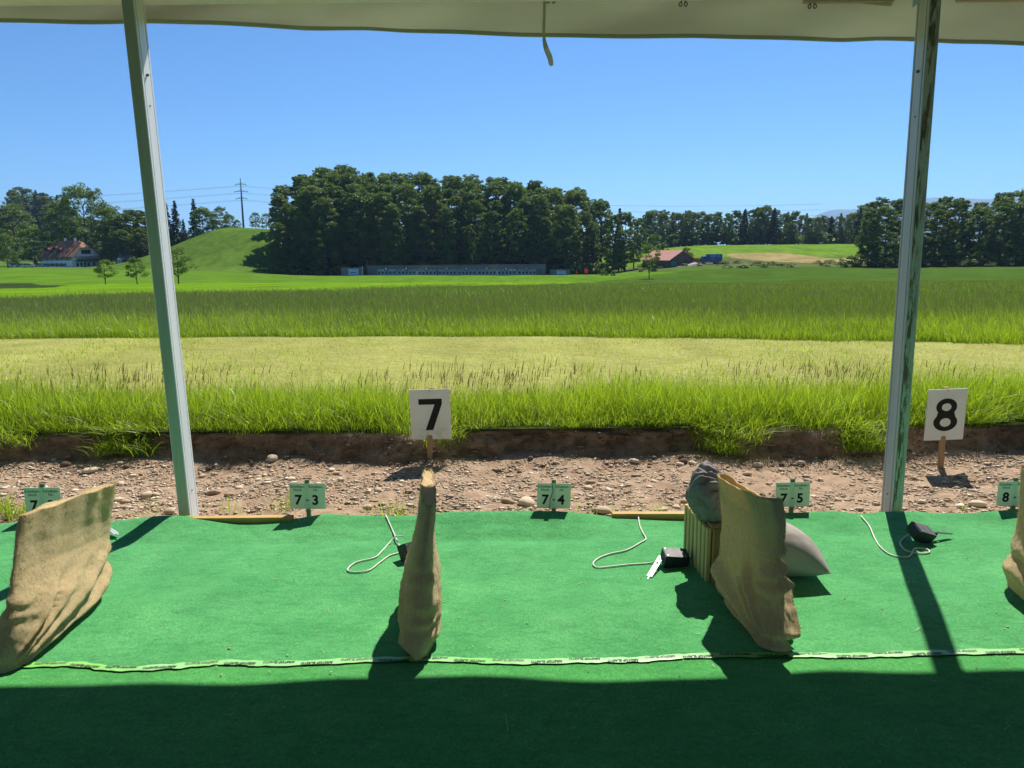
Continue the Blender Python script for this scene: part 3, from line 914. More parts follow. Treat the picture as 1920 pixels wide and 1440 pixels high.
def lane_card(px0, px1, py0, py1, num, label, front_blade=False):
    y = edge_y(at((px0 + px1) / 2, 968)[0]) + .05
    c = aty((px0 + px1) / 2, (py0 + py1) / 2, y)
    wd = aty(px1, py0, y)[0] - aty(px0, py0, y)[0]; ht = aty(px0, py0, y)[2] - aty(px0, py1, y)[2]
    root = empty('lane_sign', (c[0], y, -.05), label=label, cat='sign', group='pale green lane signs along the carpet edge')
    rz = R(random.uniform(-1.5, 1.5))
    T = Matrix.Translation((0, 0, c[2] + .05)) @ Matrix.Rotation(rz + R(.4), 4, 'Y')
    m = MB(); m.box((-wd / 2, -.0015, -ht / 2), (wd / 2, .0015, ht / 2), T); m.build('card', M_PAPER, root)
    def tm(x, z): return T @ Matrix.Translation((x, -.0024, z)) @ Matrix.Rotation(R(90), 4, 'X')
    a, b = num
    text_obj('print', a, ht * .52, M_PRINT, root, tm(-wd * .26, -ht * .17), bold=.0028)
    text_obj('print', b, ht * .52, M_PRINT, root, tm(wd * .22, -ht * .17), bold=.0028)
    text_obj('print', '-', ht * .36, M_PRINT, root, tm(0, -ht * .13), bold=.001)
    text_obj('print', 'Scheiben-\nblock', ht * .14, M_PRINT2, root, tm(-wd * .27, ht * .30), bold=.0003)
    text_obj('print', 'Scheiben-\nNr.', ht * .14, M_PRINT2, root, tm(wd * .24, ht * .30), bold=.0003)
    m = MB(); m.box((-.013, .002, -.12), (.013, .017, c[2] + .05 + ht * .62)); m.build('stake', M_STAKE2, root)
    if front_blade:
        m = MB(); pts = [(-.012, .45), (-.006, .2), (-.014, .02), (-.024, -.15), (-.022, -.3), (-.030, -.5)]
        m.tube([T @ Vector((x, -.004, z * ht)) for x, z in pts], .0018, 5); m.build('grass_blade', pm('dark_grass_blade', (.05, .08, .03)), root)  # dark grass blade in front of the card, built as a sign part
lane_card(47, 115, 914, 966, ('7', '2'), 'pale green card reading 7 - 2 partly hidden by a sack')
lane_card(543, 610, 906, 954, ('7', '3'), 'pale green card reading 7 - 3 beside the pine batten')
lane_card(1007, 1070, 906, 953, ('7', '4'), 'pale green card reading 7 - 4 with a dark grass blade across it', True)
lane_card(1454, 1518, 904, 950, ('7', '5'), 'pale green card reading 7 - 5 behind the jute sack')
lane_card(1870, 1937, 902, 948, ('8', '1'), 'pale green card starting with 8 cut off at the picture edge')

# ------------------------------------------------------------------ battens on the carpet edge
def batten(p0, p1, hgt, label):
    a, b = at(*p0), at(*p1)
    d = b - a; L = np.linalg.norm(d); rz = math.atan2(d[1], d[0])
    o = MB().box((0, 0, 0), (L, .05, hgt), ch=.002).build('wooden_batten', M_BATTEN, label=label, cat='batten', group='battens pinning the carpet edge')
    o.location = (a[0], a[1], max(float(carpet_z((a[0] + b[0]) / 2, a[1])), .012) - .004); o.rotation_euler = (0, 0, rz)
batten((343, 989), (548, 987), .036, 'pine batten lying at the carpet edge beside the clean pole')
batten((1148, 978), (1300, 978), .036, 'pine batten at the carpet edge beside the slatted wooden block')

# ------------------------------------------------------------------ jute sacks
def sack(label, near, far, thick, seed, folds=1.0, side=1, gather=.0, dip=0.0, deep=1):
    """near/far: lists of (v, px, py, y) control points up the two narrow edges"""
    nc, nr = 132, 110
    def curve(lst):
        vv = [a[0] for a in lst]; P = np.array([aty(a[1], a[2], a[3]) for a in lst])
        P[:, 2] = np.maximum(P[:, 2], 0)
        return lambda v: np.array([np.interp(v, vv, P[:, k]) for k in range(3)])
    fn, ff = curve(near), curve(far)
    org = (fn(0) + ff(0)) / 2; org[2] = 0.012
    verts = []; uvs = []
    tv_, tt_ = [a[0] for a in thick], [a[1] for a in thick]
    rows = [(v, 1.0) for v in np.linspace(0, 1, nr)]
    inner = [(1 - k * .012, 1.0 - .10 - .01 * k) for k in range(1, deep + 1)]
    for ri, (v, sc) in enumerate(rows + inner):
        n_, f_ = fn(v), ff(v)
        ax = f_ - n_; mid = (n_ + f_) / 2
        h = np.array([ax[0], ax[1], 0]); h /= np.linalg.norm(h)
        nr_ = np.array([h[1], -h[0], 0])
        T = np.interp(v, tv_, tt_)
        for j in range(nc):
            a = 2 * math.pi * j / nc
            c, s = math.cos(a), math.sin(a)
            lc = math.copysign(abs(c) ** .6, c); ls = math.copysign(abs(s) ** (.85 - .35 * float(sm((v - .6) / .35))), s)
            u = .5 + .5 * lc                       # 0 near, 1 far
            p = mid + ax * .5 * lc * (sc if sc == 1 else .985) + nr_ * (T * .5 * ls) * (sc if sc == 1 else .72)
            # folds fan out from the near lower corner
            du, dv = u * .62, v * .66
            th = math.atan2(dv, du + .03); rad = math.hypot(du, dv)
            q = Vector((p[0] * 4 + seed, p[1] * 4, p[2] * 4))
            wob = noise.noise(q * .9)
            lowk = float(sm((.62 - v) / .35)) * float(sm(rad / .10)) * float(sm((1.15 - th) / .3))
            fd = folds * lowk * (.024 * (abs(math.sin(th * 7 + 2.2 * wob + seed)) ** .6 - .6) + .009 * math.sin(th * 27 + 4 * wob + seed * 2))
            # gathers along the near edge
            ne = float(sm((.22 - u) / .22)) * float(sm((.70 - v) / .2))
            fd += gather * ne * (.020 * math.sin(v * 44 + 5 * noise.noise(q * 1.5)) + .02 * noise.noise(q * 3))
            # soft vertical waves in the upper panel and general softness
            fd += .0035 * math.sin(u * 26 + seed + 2 * wob) * float(sm((v - .45) / .3)) + (.012 * noise.noise(q * .7) + .010 * noise.noise(q * 2.2) + .006 * noise.noise(q * 5) + .003 * noise.noise(q * 11)) * (1 - .62 * float(sm((v - .4) / .2)))
            d = nr_ * ls + h * lc * .6
            p = p + d * fd
            edge_n = max(0.0, abs(lc) - .8) * 5
            p = p + h * math.copysign(1, lc) * edge_n * .011 * (gather * (1 - v) + .25) * noise.noise(Vector((v * 9 + seed, 2.0 * (lc > 0), 0)))
            if v > .9:
                lip = (v - .9) / .1
                p[2] += lip * (.012 * noise.noise(Vector((u * 4 + seed, s, 1))) - dip * math.sin(u * math.pi) * (1 if s * side > 0 else .25))
            p[2] = max(p[2], .004)
            verts.append(p - org)
            uvs.append((u * .62 * (1 if s > 0 else -1), v * .66))
    V = np.array(verts)
    F = grid_faces(nr + len(inner), nc, True)
    me = np_mesh('sack_cloth', V, F, M_SAND_SACK, True)
    uvl = me.uv_layers.new(name='cloth')
    uvl.data.foreach_set('uv', np.array(uvs, np.float32)[F.ravel()].ravel())
    root = empty('jute_sack', org, label=label, cat='sack', group='jute sacks dividing the lanes')
    new_obj('sack_cloth', me, root)
    # plank and fill inside keep the sack upright
    cap = (nr + len(inner) - 1) * nc
    capv = V[cap:cap + nc]
    m = MB(); m.add([tuple(p) for p in capv], [tuple(range(nc))]); m.build('filling' if deep > 5 else 'folded_top', M_SOIL if deep > 5 else M_SAND_SACK, root)
    base = V[:nc]; m = MB(); m.add([tuple(p) for p in base], [tuple(range(nc))]); m.build('sack_bottom', M_SAND_SACK, root)
    # loose jute fibres
    idx = RNG.integers(0, nr * nc, 7000); rim = RNG.integers((nr - 2) * nc, (nr + 1) * nc, 500); edge = (RNG.integers(0, nr, 500) * nc + np.where(RNG.uniform(0, 1, 500) < .5, 0, nc // 2) + RNG.integers(-3, 4, 500)).clip(0, nr * nc - 1)
    ids = np.concatenate([idx, rim, edge]); P = V[ids]
    dr = RNG.normal(0, 1, (len(ids), 3)); dr /= np.linalg.norm(dr, axis=1)[:, None]
    L = RNG.uniform(.004, .018, len(ids))[:, None]
    sd_ = np.cross(dr, RNG.normal(0, 1, (len(ids), 3))); sd_ /= np.linalg.norm(sd_, axis=1)[:, None]
    A = P - sd_ * .0007; B = P + sd_ * .0007; C_ = P + dr * L
    Vf = np.stack([A, B, C_], 1).reshape(-1, 3)
    new_obj('loose_fibres', np_mesh('loose_fibres', Vf, np.arange(len(Vf)).reshape(-1, 3), M_FIBRE), root, kind='stuff')
    return root
y1n, y1f = at(4, 1266)[1], at(196, 1112)[1]
sack('jute sack leaning beside the 7 - 2 card, pole shadow across it',
     [(0, 2, 1268, y1n), (.15, 6, 1215, y1n + .03), (.35, 16, 1150, y1n + .09), (.55, 22, 1090, y1n + .17), (.85, 32, 1000, y1n + .27), (1, 40, 965, y1n + .31)],
     [(0, 160, 1135, y1f - .1), (.1, 190, 1096, y1f - .05), (.25, 194, 1062, y1f + .03), (.45, 200, 1025, y1f + .07), (.75, 205, 970, y1f + .12), (1, 214, 905, y1f + .14)],
     [(0, .10), (.08, .17), (.25, .17), (.45, .11), (.6, .06), (1, .045)], 1.3, 1.3, 1, .3, .0)
y2n, y2f = at(786, 1242)[1], at(793, 1105)[1]
sack('jute sack seen edge-on below the numeral 7 board',
     [(0, 783, 1244, y2n), (.12, 785, 1200, y2n), (.3, 788, 1140, y2n + .01), (.5, 789, 1085, y2n + .02), (.8, 799, 1005, y2n + .04), (1, 805, 948, y2n + .06)],
     [(0, 793, 1110, y2f), (.2, 790, 1065, y2f), (.45, 795, 1010, y2f), (.8, 800, 920, y2f - .03), (1, 802, 880, y2f - .08)],
     [(0, .10), (.08, .155), (.25, .16), (.45, .13), (.6, .088), (.75, .066), (1, .056)], 4.7, .6, 1, .7)
y3n, y3f = at(1460, 1224)[1], at(1356, 1102)[1]
sack('jute sack with a gaping top standing against the slatted block',
     [(0, 1458, 1226, y3n), (.12, 1464, 1185, y3n), (.3, 1462, 1120, y3n + .01), (.5, 1462, 1055, y3n + .02), (.8, 1468, 985, y3n + .02), (1, 1458, 938, y3n + .05)],
     [(0, 1372, 1112, y3f), (.15, 1360, 1085, y3f), (.35, 1362, 1040, y3f), (.6, 1360, 980, y3f - .02), (.85, 1357, 912, y3f - .05), (1, 1353, 887, y3f - .07)],
     [(0, .11), (.08, .17), (.25, .165), (.45, .12), (.65, .085), (1, .085)], 8.2, 1.8, 1, 1.6, .035, 15)
y4n, y4f = at(2062, 1225)[1], at(1900, 1105)[1]
sack('jute sack cut off at the picture edge in front of the 8 card',
     [(0, 2062, 1226, y4n), (.3, 2062, 1120, y4n + .01), (.5, 2060, 1055, y4n + .02), (.8, 2062, 985, y4n + .02), (1, 2055, 935, y4n + .05)],
     [(0, 1912, 1110, y4f), (.15, 1900, 1080, y4f), (.3, 1899, 1042, y4f), (.45, 1908, 1010, y4f), (.6, 1911, 975, y4f - .01), (.85, 1917, 912, y4f - .04), (1, 1920, 876, y4f - .06)],
     [(0, .11), (.08, .17), (.25, .165), (.45, .11), (.65, .06), (1, .05)], 12.4, 1.0, 1, 1.0)

# ------------------------------------------------------------------ slatted block, bag, pillow
bn = at(1323, 1099); bf = at(1279, 1036)
dv = bf - bn; rz = math.atan2(dv[1], dv[0])
blk = empty('slatted_block', (bn[0], bn[1], .012), rz, label='slatted pine block under the grey cloth bag', cat='block')
BL, BH, BW = .40, .285, .15
# local x: away from camera along the slatted face, y: to the left (face at y=0, block body at -y)
ns = 12; sw = BL / ns
for i in range(ns):
    m = MB(); m.box((i * sw + .005, -.022, 0), ((i + 1) * sw - .005, .006 if i % 2 else .001, BH - .002 * (i % 3)), ch=.003); m.build('slat', M_SLAT, blk)
    m = MB(); m.box((i * sw + .004, -BW - .002, 0), ((i + 1) * sw - .004, -BW + .022, BH), ch=.003); m.build('slat', M_SLAT, blk)
m = MB(); m.box((.008, -BW + .02, .004), (BL - .008, -.02, BH - .012)); m.build('core', wood_mat('dark_core_wood', (.23, .14, .06), (.17, .10, .045)), blk)
for y0_, y1_ in ((-.072, -.026), (-.122, -.076)):
    m = MB(); m.box((-.012, y0_, 0), (.006, y1_, BH), ch=.003); m.build('end_board', wood_mat('orange_pine', (.46, .29, .10), (.36, .21, .07)), blk)
for i in range(4):
    m = MB(); m.box((.012 + i * .095, -BW + .024, BH - .010), (.095 + i * .095, -.026, BH + .004), ch=.002); m.build('top_board', M_SLAT, blk)

def cloth_bag():
    c = aty(1330, 934, bn[1] + .14)
    nr, nc = 70, 120; V = []
    ax = Vector((.50, -.40, .70)).normalized()
    rot = Vector((0, 0, 1)).rotation_difference(ax).to_matrix()
    for i in range(nr):
        th = math.pi * i / (nr - 1)
        for j in range(nc):
            ph = 2 * math.pi * j / nc
            d = Vector((math.sin(th) * math.cos(ph), math.sin(th) * math.sin(ph), math.cos(th)))
            wob = noise.noise(d * 1.3 + Vector((3, 1, 2)))
            k = math.exp(-((th - .75) / .7) ** 2)
            pl = .20 * k * (abs(math.sin(ph * 5 + 3.0 * wob + th * 1.1)) ** .7 - .5) + .05 * k * math.sin(ph * 19 + 5 * wob + 2 * th)
            rr = 1 + pl + .24 * wob + .08 * noise.noise(d * 3) + .04 * noise.noise(d * 7)
            rr *= 1 - .35 * math.exp(-(th / .28) ** 2)
            p = rot @ (d * rr)
            z = p.z * .138
            p = Vector((p.x * .118, p.y * .125, z * (1.05 if z > 0 else .85)))
            V.append(p)
    V = np.array([tuple(p) for p in V])
    zc = .012 + BH + .006
    zmin = V[:, 2].min()
    V[:, 2] -= zmin
    V[:, 2] = np.where(V[:, 2] < .02, V[:, 2] * .3, V[:, 2] - .014)
    bag = empty('cloth_bag', (c[0], c[1], zc), label='dark grey gathered cloth bag sitting on the slatted block', cat='bag')
    new_obj('bag_cloth', np_mesh('bag_cloth', V, grid_faces(nr, nc, True), M_GREYCLOTH, True), bag)
    m = MB(); pts = []
    tp_ = V[:nc].mean(0) + np.array([0, 0, -.015])
    for k in range(17):
        a = k / 16 * 2 * math.pi; o_ = rot @ Vector((math.cos(a) * .022, math.sin(a) * .022, 0)); pts.append(tuple(np.array(o_) + tp_))
    m.tube(pts, .004, 6); m.build('drawstring', M_GREYCLOTH, bag, smooth=True)
    # cord hanging down the end board
    m = MB(); e = Matrix.Translation((bn[0] - c[0], bn[1] - c[1], 0)) @ Matrix.Rotation(rz, 4, 'Z')
    m.tube([e @ Vector((-.02, -.055, .02)), e @ Vector((-.019, -.052, -.06)), e @ Vector((-.019, -.055, -.13)), e @ Vector((-.019, -.060, -.135))], .0022, 6)
    m.build('hanging_cord', M_GREYCLOTH, bag, smooth=True)
cloth_bag()

def pillow():
    c = at(1497, 1078)
    n = 60; L, W, T = .54, .40, .125
    V = []; top = []
    for s in (1, -1):
        for i in range(n):
            for j in range(n):
                u, v = -1 + 2 * i / (n - 1), -1 + 2 * j / (n - 1)
                pin = 1 - .10 * (1 - v * v) * abs(u) ** 3; pin2 = 1 - .10 * (1 - u * u) * abs(v) ** 3
                h = ((1 - abs(u) ** 2.3) * (1 - abs(v) ** 2.3)) ** .62 * T * 1.1 * (1 + .05 * noise.noise(Vector((u * 5, v * 5, s))))
                h += .006 * noise.noise(Vector((u * 2, v * 2, s))) * (1 - u * u)
                V.append((u * L / 2 * pin2 if False else u * L / 2 * (1 - .08 * (1 - v * v) ** 1 * abs(u) ** 4 * 0 - .05 * (abs(u) ** 6) * (1 - v * v)), v * W / 2 * (1 - .07 * (abs(v) ** 6) * (1 - u * u)), s * h))
    F1 = grid_faces(n, n); F2 = F1[:, ::-1] + n * n
    me = np_mesh('grey_sandbag', np.array(V), np.concatenate([F1, F2]), M_PILLOW, True)
    # leaning with one corner pointing down to the right
    Mx = Matrix.Rotation(R(28), 4, 'Z') @ Matrix.Rotation(R(23), 4, 'Y') @ Matrix.Rotation(R(-32), 4, 'Z') @ Matrix.Rotation(R(8), 4, 'X')
    me.transform(Mx)
    co = np.empty(len(me.vertices) * 3, np.float32); me.vertices.foreach_get('co', co); co = co.reshape(-1, 3)
    zmin = np.percentile(co[:, 2], 8)
    co[:, 2] = np.maximum(co[:, 2] - zmin, 0.001); me.vertices.foreach_set('co', co.ravel()); me.update()
    o = new_obj('grey_sandbag', me, label='smooth grey canvas sandbag behind the gaping jute sack', cat='sandbag')
    o.location = (c[0] - .12, c[1] + .05, .012); o.scale = (.94, .94, .94)
pillow()

# ------------------------------------------------------------------ black signal boxes with cables
def cable_mesh(pts, parent, org):
    P = []
    for p in pts:
        z = p[2] if len(p) > 2 else .0
        w = at(p[0], p[1], .018); w[2] = float(carpet_z(w[0], w[1])) + .005 + z; P.append(w - org)
    m = MB(); m.tube(spline(P, 7), .0042, 8)
    return m.build('cable', M_CABLE, parent, smooth=True)

def signal_box(px, py, rz, tip, label, cab, arm=True, armrot=0.0, armmat=None, al=1.0):
    w = at(px, py, .012)
    root = empty('signal_box', w, rz, label=label, cat='signal box', group='black signal boxes on the carpet')
    inv = Matrix.Rotation(-rz, 4, 'Z')
    T = Matrix.Translation((0, 0, .045)) @ Matrix.Rotation(tip[0], 4, 'X') @ Matrix.Rotation(tip[1], 4, 'Y')
    m = MB(); m.prism([(-.062, -.034), (.05, -.034), (.068, -.01), (.068, .034), (-.062, .034)], -.042, .042, 'y', T); m.build('housing', M_BLACK, root)
    m = MB(); m.box((-.060, -.040, .035), (.052, .040, .0375), T, ch=.0008); m.build('lid', M_DARKTOP, root)
    for sx, sy in ((-.05, -.03), (-.05, .03), (.045, -.03), (.045, .03)):
        m = MB(); m.tube([T @ Vector((sx, sy, .036)), T @ Vector((sx, sy, .0395))], .003, 6); m.build('screw', M_STEEL, root)
    if arm:
        A = Matrix.Translation((-.085, -.012, .040)) @ Matrix.Rotation(armrot, 4, 'Z') @ Matrix.Rotation(R(-9), 4, 'Y')
        m = MB()
        m.box((-.020, -.014, 0), (.045, .014, .003), A)
        m.box((-.115 * al, -.014, 0), (-.020, -.005, .003), A); m.box((-.115 * al, .005, 0), (-.020, .014, .003), A); m.box((-.135 * al, -.003, .0005), (-.040, .003, .0035), A)
        m.box((-.020, -.014, -.012), (-.016, .014, -.0005), A)
        m.build('bracket', armmat or M_STEEL, root)
        m = MB(); m.box((-.022, -.0142, .0032), (-.018, .0142, .0042), A); m.tube([A @ Vector((.01, 0, .002)), A @ Vector((.01, 0, .006))], .004, 8); m.build('clamp_screw', M_DARKTOP, root)
    if cab:
        P = []
        for p in cab:
            q = at(p[0], p[1], .018); q[2] = float(carpet_z(q[0], q[1])) + .006 + (p[2] if len(p) > 2 else 0)
            P.append(inv @ Vector(q - w))
        m = MB(); m.tube(spline([tuple(p) for p in P], 7), .0042, 8); m.build('cable', M_CABLE, root, smooth=True)
    return root
signal_box(772, 1046, R(40), (R(62), R(8)), 'black box with a looped cable beside the edge-on sack',
           [(757, 1018, .05), (742, 1011, .03), (728, 1018), (715, 1035), (702, 1047), (668, 1056), (652, 1068), (660, 1073), (690, 1071), (712, 1056), (730, 1042), (752, 1032), (745, 1015, .01), (736, 995), (724, 978, .004)], arm=False)
signal_box(1264, 1062, R(4), (R(14), R(6)), 'black box with a steel bracket lying before the slatted block',
           [(1240, 1057, .03), (1222, 1055), (1180, 1057), (1140, 1062), (1120, 1064), (1112, 1056), (1122, 1045), (1145, 1036), (1175, 1030), (1200, 1018), (1211, 1010), (1205, 998), (1199, 985), (1196, 966, .014)], armrot=R(58), al=1.4)
signal_box(1725, 1014, R(188), (R(-24), R(-22)), 'black box with its arm pointing away near the worn pole shadow',
           [(1707, 1003, .02), (1698, 1003), (1688, 1015), (1697, 1028), (1722, 1034), (1742, 1032), (1738, 1026), (1716, 1025), (1710, 1035), (1700, 1042), (1672, 1039), (1652, 1026), (1640, 1008), (1630, 988), (1614, 973, .004)], armrot=R(4), armmat=M_BLACK)
signal_box(176, 1000, R(165), (R(10), R(0)), 'black box mostly hidden behind the leaning sack', None, armrot=R(-20))
# ------------------------------------------------------------------ trees
M_LEAF = leaf_mat('beech_leaf', (.062, .122, .018), (.155, .240, .040), .46, (.125, .185, .030), .03)
M_LEAF_B = leaf_mat('bright_leaf', (.075, .145, .012), (.16, .25, .025), .45, gloss=.03)
M_NEEDLE = leaf_mat('spruce_needle', (.016, .038, .014), (.034, .066, .020), .15, (.022, .046, .018), .04)
M_BARK = pm('bark', (.075, .06, .045), (.12, .10, .08), 4, .95, .5, 12, stretch=(3, 3, .5))

def leaf_quads(C, size, up=.35):
    n = len(C)
    nrm = RNG.normal(0, 1, (n, 3)); nrm[:, 2] += up * 2; nrm /= np.linalg.norm(nrm, axis=1)[:, None]
    a = np.cross(nrm, RNG.normal(0, 1, (n, 3))); a /= np.linalg.norm(a, axis=1)[:, None]
    b = np.cross(nrm, a)
    s = (size * RNG.uniform(.6, 1.3, n))[:, None]
    V = np.stack([C - a * s, C - b * s * .55, C + a * s, C + b * s * .55], 1).reshape(-1, 3)
    return V, np.arange(4 * n).reshape(-1, 4)

def broad_tree(seed, H, Rr, base, n_cl, n_leaf, lsize, shape=.6, mat=None, trunk_r=.3, cl=(.16, .30)):
    rg = np.random.default_rng(seed)
    cs = []; tries = 0
    for i in range(n_cl):
        h = base + (1 - base) * rg.uniform(0, 1) ** .85 * .96
        k = (h - base) / (1 - base)
        r = Rr * max(.12, math.sin(math.pi * min(1, (.10 + .86 * k)) ** .8)) ** shape
        a = rg.uniform(0, 6.28); q = r * math.sqrt(rg.uniform(.25, 1)) * rg.uniform(.75, 1.08)
        cs.append((q * math.cos(a), q * math.sin(a), h * H, Rr * rg.uniform(*cl) * (1.1 - .45 * k)))
    cs.append((rg.normal(0, .3), rg.normal(0, .3), H * .95, Rr * .24))
    for i in range(6):
        a = i * 1.05; cs.append((Rr * .3 * math.cos(a), Rr * .3 * math.sin(a), H * rg.uniform(.84, .92), Rr * .22))
    cs = np.array(cs)
    per = np.maximum(8, (n_leaf * cs[:, 3] ** 2 / (cs[:, 3] ** 2).sum()).astype(int))
    P = []
    for c, m in zip(cs, per):
        d = rg.normal(0, 1, (m, 3)); d /= np.linalg.norm(d, axis=1)[:, None]
        d[:, 2] = np.where(d[:, 2] < -.2, d[:, 2] * .5, d[:, 2])
        rr = c[3] * rg.uniform(.3, 1.08, m) ** .5 * (1 + .25 * rg.normal(0, 1, m) * (rg.uniform(0, 1, m) < .25))
        P.append(c[:3] + d * rr[:, None] * [1, 1, .8])
    V, F = leaf_quads(np.concatenate(P), lsize)
    crown = np_mesh('crown', V, F, mat or M_LEAF)
    t = MB()
    lean = rg.normal(0, .015, 2)
    top = H * (base + (1 - base) * .75)
    t.tube([(lean[0] * z + .12 * math.sin(z * .3 + seed), lean[1] * z, z) for z in np.linspace(-.8, top, 9)], list(np.linspace(trunk_r * 1.15, trunk_r * .25, 9)), 7)
    for i in rg.choice(len(cs), min(10, len(cs)), replace=False):
        c = cs[i]; z0 = max(H * base * .7, c[2] - math.hypot(c[0], c[1]) * 1.1)
        t.tube([(0, 0, z0), (c[0] * .5, c[1] * .5, (z0 + c[2]) / 2 + .2), (c[0] * .9, c[1] * .9, c[2])], [trunk_r * .35, trunk_r * .22, trunk_r * .1], 5, caps=False)
    return crown, t.mesh('trunk', M_BARK, True), H

def spruce(seed, H, Rr, n_leaf=3000):
    rg = np.random.default_rng(seed)
    P = []; D = []
    nl = 26
    for i in range(nl):
        k = i / (nl - 1); z = H * (.07 + .90 * k); r = Rr * (1 - k) ** .85 + .15
        nb = int(7 + 6 * (1 - k))
        for b in range(nb):
            a = rg.uniform(0, 6.28); m = max(4, int(n_leaf / nl / nb * (1.6 - 1.1 * k)))
            t = rg.uniform(.1, 1, m) ** .7; L = r * rg.uniform(.75, 1.15)
            P.append(np.stack([np.cos(a) * t * L + rg.normal(0, .12, m), np.sin(a) * t * L + rg.normal(0, .12, m), z - .28 * L * t ** 1.3 + rg.normal(0, .12, m)], -1))
    P = np.concatenate(P)
    V, F = leaf_quads(P, np.full(len(P), .36) if False else .36, -.1)
    crown = np_mesh('crown', V, F, M_NEEDLE)
    t = MB(); t.tube([(0, 0, -.8), (0, 0, H * .5), (0, 0, H * .98)], [.28, .17, .03], 7)
    return crown, t.mesh('trunk', M_BARK, True), H

BEECH = [broad_tree(100 + i, 26, r, b, 130, 14500, .25, .38, cl=(.12, .26)) for i, (r, b) in enumerate(((5.0, .10), (4.4, .14), (5.6, .08), (4.0, .05), (4.8, .18), (5.2, .04)))]
ROUND = [broad_tree(200 + i, 20, r, b, 140, 13000, .24, .5, cl=(.10, .20)) for i, (r, b) in enumerate(((8.0, .10), (7.0, .14), (9.0, .08)))]
BRIGHT = [broad_tree(220 + i, 16, 7.2, .14, 100, 6000, .32, .5, M_LEAF_B, cl=(.10, .20)) for i in range(2)]
ORCH = [broad_tree(240 + i, 5.2, 2.1, .26, 44, 3000, .12, .5, (M_LEAF_B if i == 0 else M_LEAF), .10) for i in range(3)]
SLIM = [broad_tree(250, 6.6, 2.2, .22, 46, 3200, .13, .6, M_LEAF, .09)]
SPRUCE = [spruce(260 + i, 20, r) for i, r in enumerate((3.0, 2.5, 3.6))]
SHRUB = [broad_tree(270 + i, 3, 2.2, .02, 22, 900, .22, .4, m_, .05) for i, m_ in enumerate((M_LEAF, M_LEAF_B))]

def tree(name, kind, x, y, H, label, group=None, cat='tree', wide=1.0):
    crown, trunk, H0 = kind
    s = H / H0
    r = empty(name, (x, y, float(terr(x, y)) - .1), random.uniform(0, 6.28), label=label, cat=cat, group=group)
    r.scale = (s * wide, s * wide, s)
    new_obj('crown', crown, r); new_obj('trunk', trunk, r)
    return r
def tree_px(name, kind, px, top, D, label, group=None, cat='tree', wide=1.0, hmin=2):
    p = aty(px, top, D); x = p[0]
    H = max(hmin, p[2] - float(terr(x, D)) + .1)
    return tree(name, kind, x, D, H, label, group, cat, wide)

ORDW = 'first second third fourth fifth sixth seventh eighth ninth tenth eleventh twelfth thirteenth fourteenth fifteenth sixteenth seventeenth eighteenth nineteenth twentieth'.split()
def ordn(i):
    return ORDW[i] if i < 20 else ('twenty-' + ORDW[i - 20] if i < 29 else 'thirtieth')
# the wood behind the targets
WT = [(505, 372), (520, 350), (560, 322), (600, 306), (650, 308), (700, 316), (780, 320), (840, 328), (900, 326), (960, 332), (1030, 340), (1090, 352), (1130, 368), (1145, 395)]
rt_ = random.Random(21)
for row, (D, step, off) in enumerate(((312, 44, 52), (324, 42, 30), (336, 40, 12), (350, 40, 2), (364, 40, 0))):
    px = 524 + 14 * (row % 2); cnt = 0
    while px < 1132:
        p_ = px + rt_.uniform(-8, 8)
        tp_ = np.interp(p_, [a[0] for a in WT], [a[1] for a in WT]) + off * rt_.uniform(.5, 1.4) + rt_.uniform(-3, 9)
        dd = D + rt_.uniform(-4, 4)
        kind = BEECH[rt_.randrange(6)]
        tree_px('wood_tree', kind, p_, tp_, dd, (ordn(cnt) + ' tall tree from the left in the front row of the dense wood') if row == 0 else 'tree deep in the dense wood, rising behind its front row', 'trees of the wood behind the targets', wide=rt_.uniform(1.05, 1.4), hmin=13)
        cnt += 1
        px += step * rt_.uniform(.85, 1.15)
for i in range(46):
    p_ = 512 + 625 * i / 45 + rt_.uniform(-6, 6); D = rt_.uniform(304.5, 309)
    x = aty(p_, 500, D)[0]
    if 684 < p_ < 1030: D = rt_.uniform(307, 310); x = aty(p_, 500, D)[0]
    tree('woodland_shrub', SHRUB[0 if rt_.random() < .8 else 1], x, D, rt_.uniform(1.8, 4.6), 'dark shrub at the foot of the wood behind the targets', 'shrubs under the wood', 'shrub', 1.3)
for p_, tp_, D, k_, w_ in ((1152, 400, 306, 3, 'leftmost'), (1172, 396, 312, 0, 'tallest'), (1190, 408, 322, 1, 'rightmost'), (1166, 430, 302, 4, 'lowest, frontmost')):
    tree_px('copse_tree', BEECH[k_], p_, tp_, D, w_ + ' dark tree of the small copse between the wood and the barn', 'copse between the wood and the barn', wide=1.1)
tree_px('copse_spruce', SPRUCE[1], 1162, 389, 318, 'spruce tip poking out of the small copse', cat='tree')

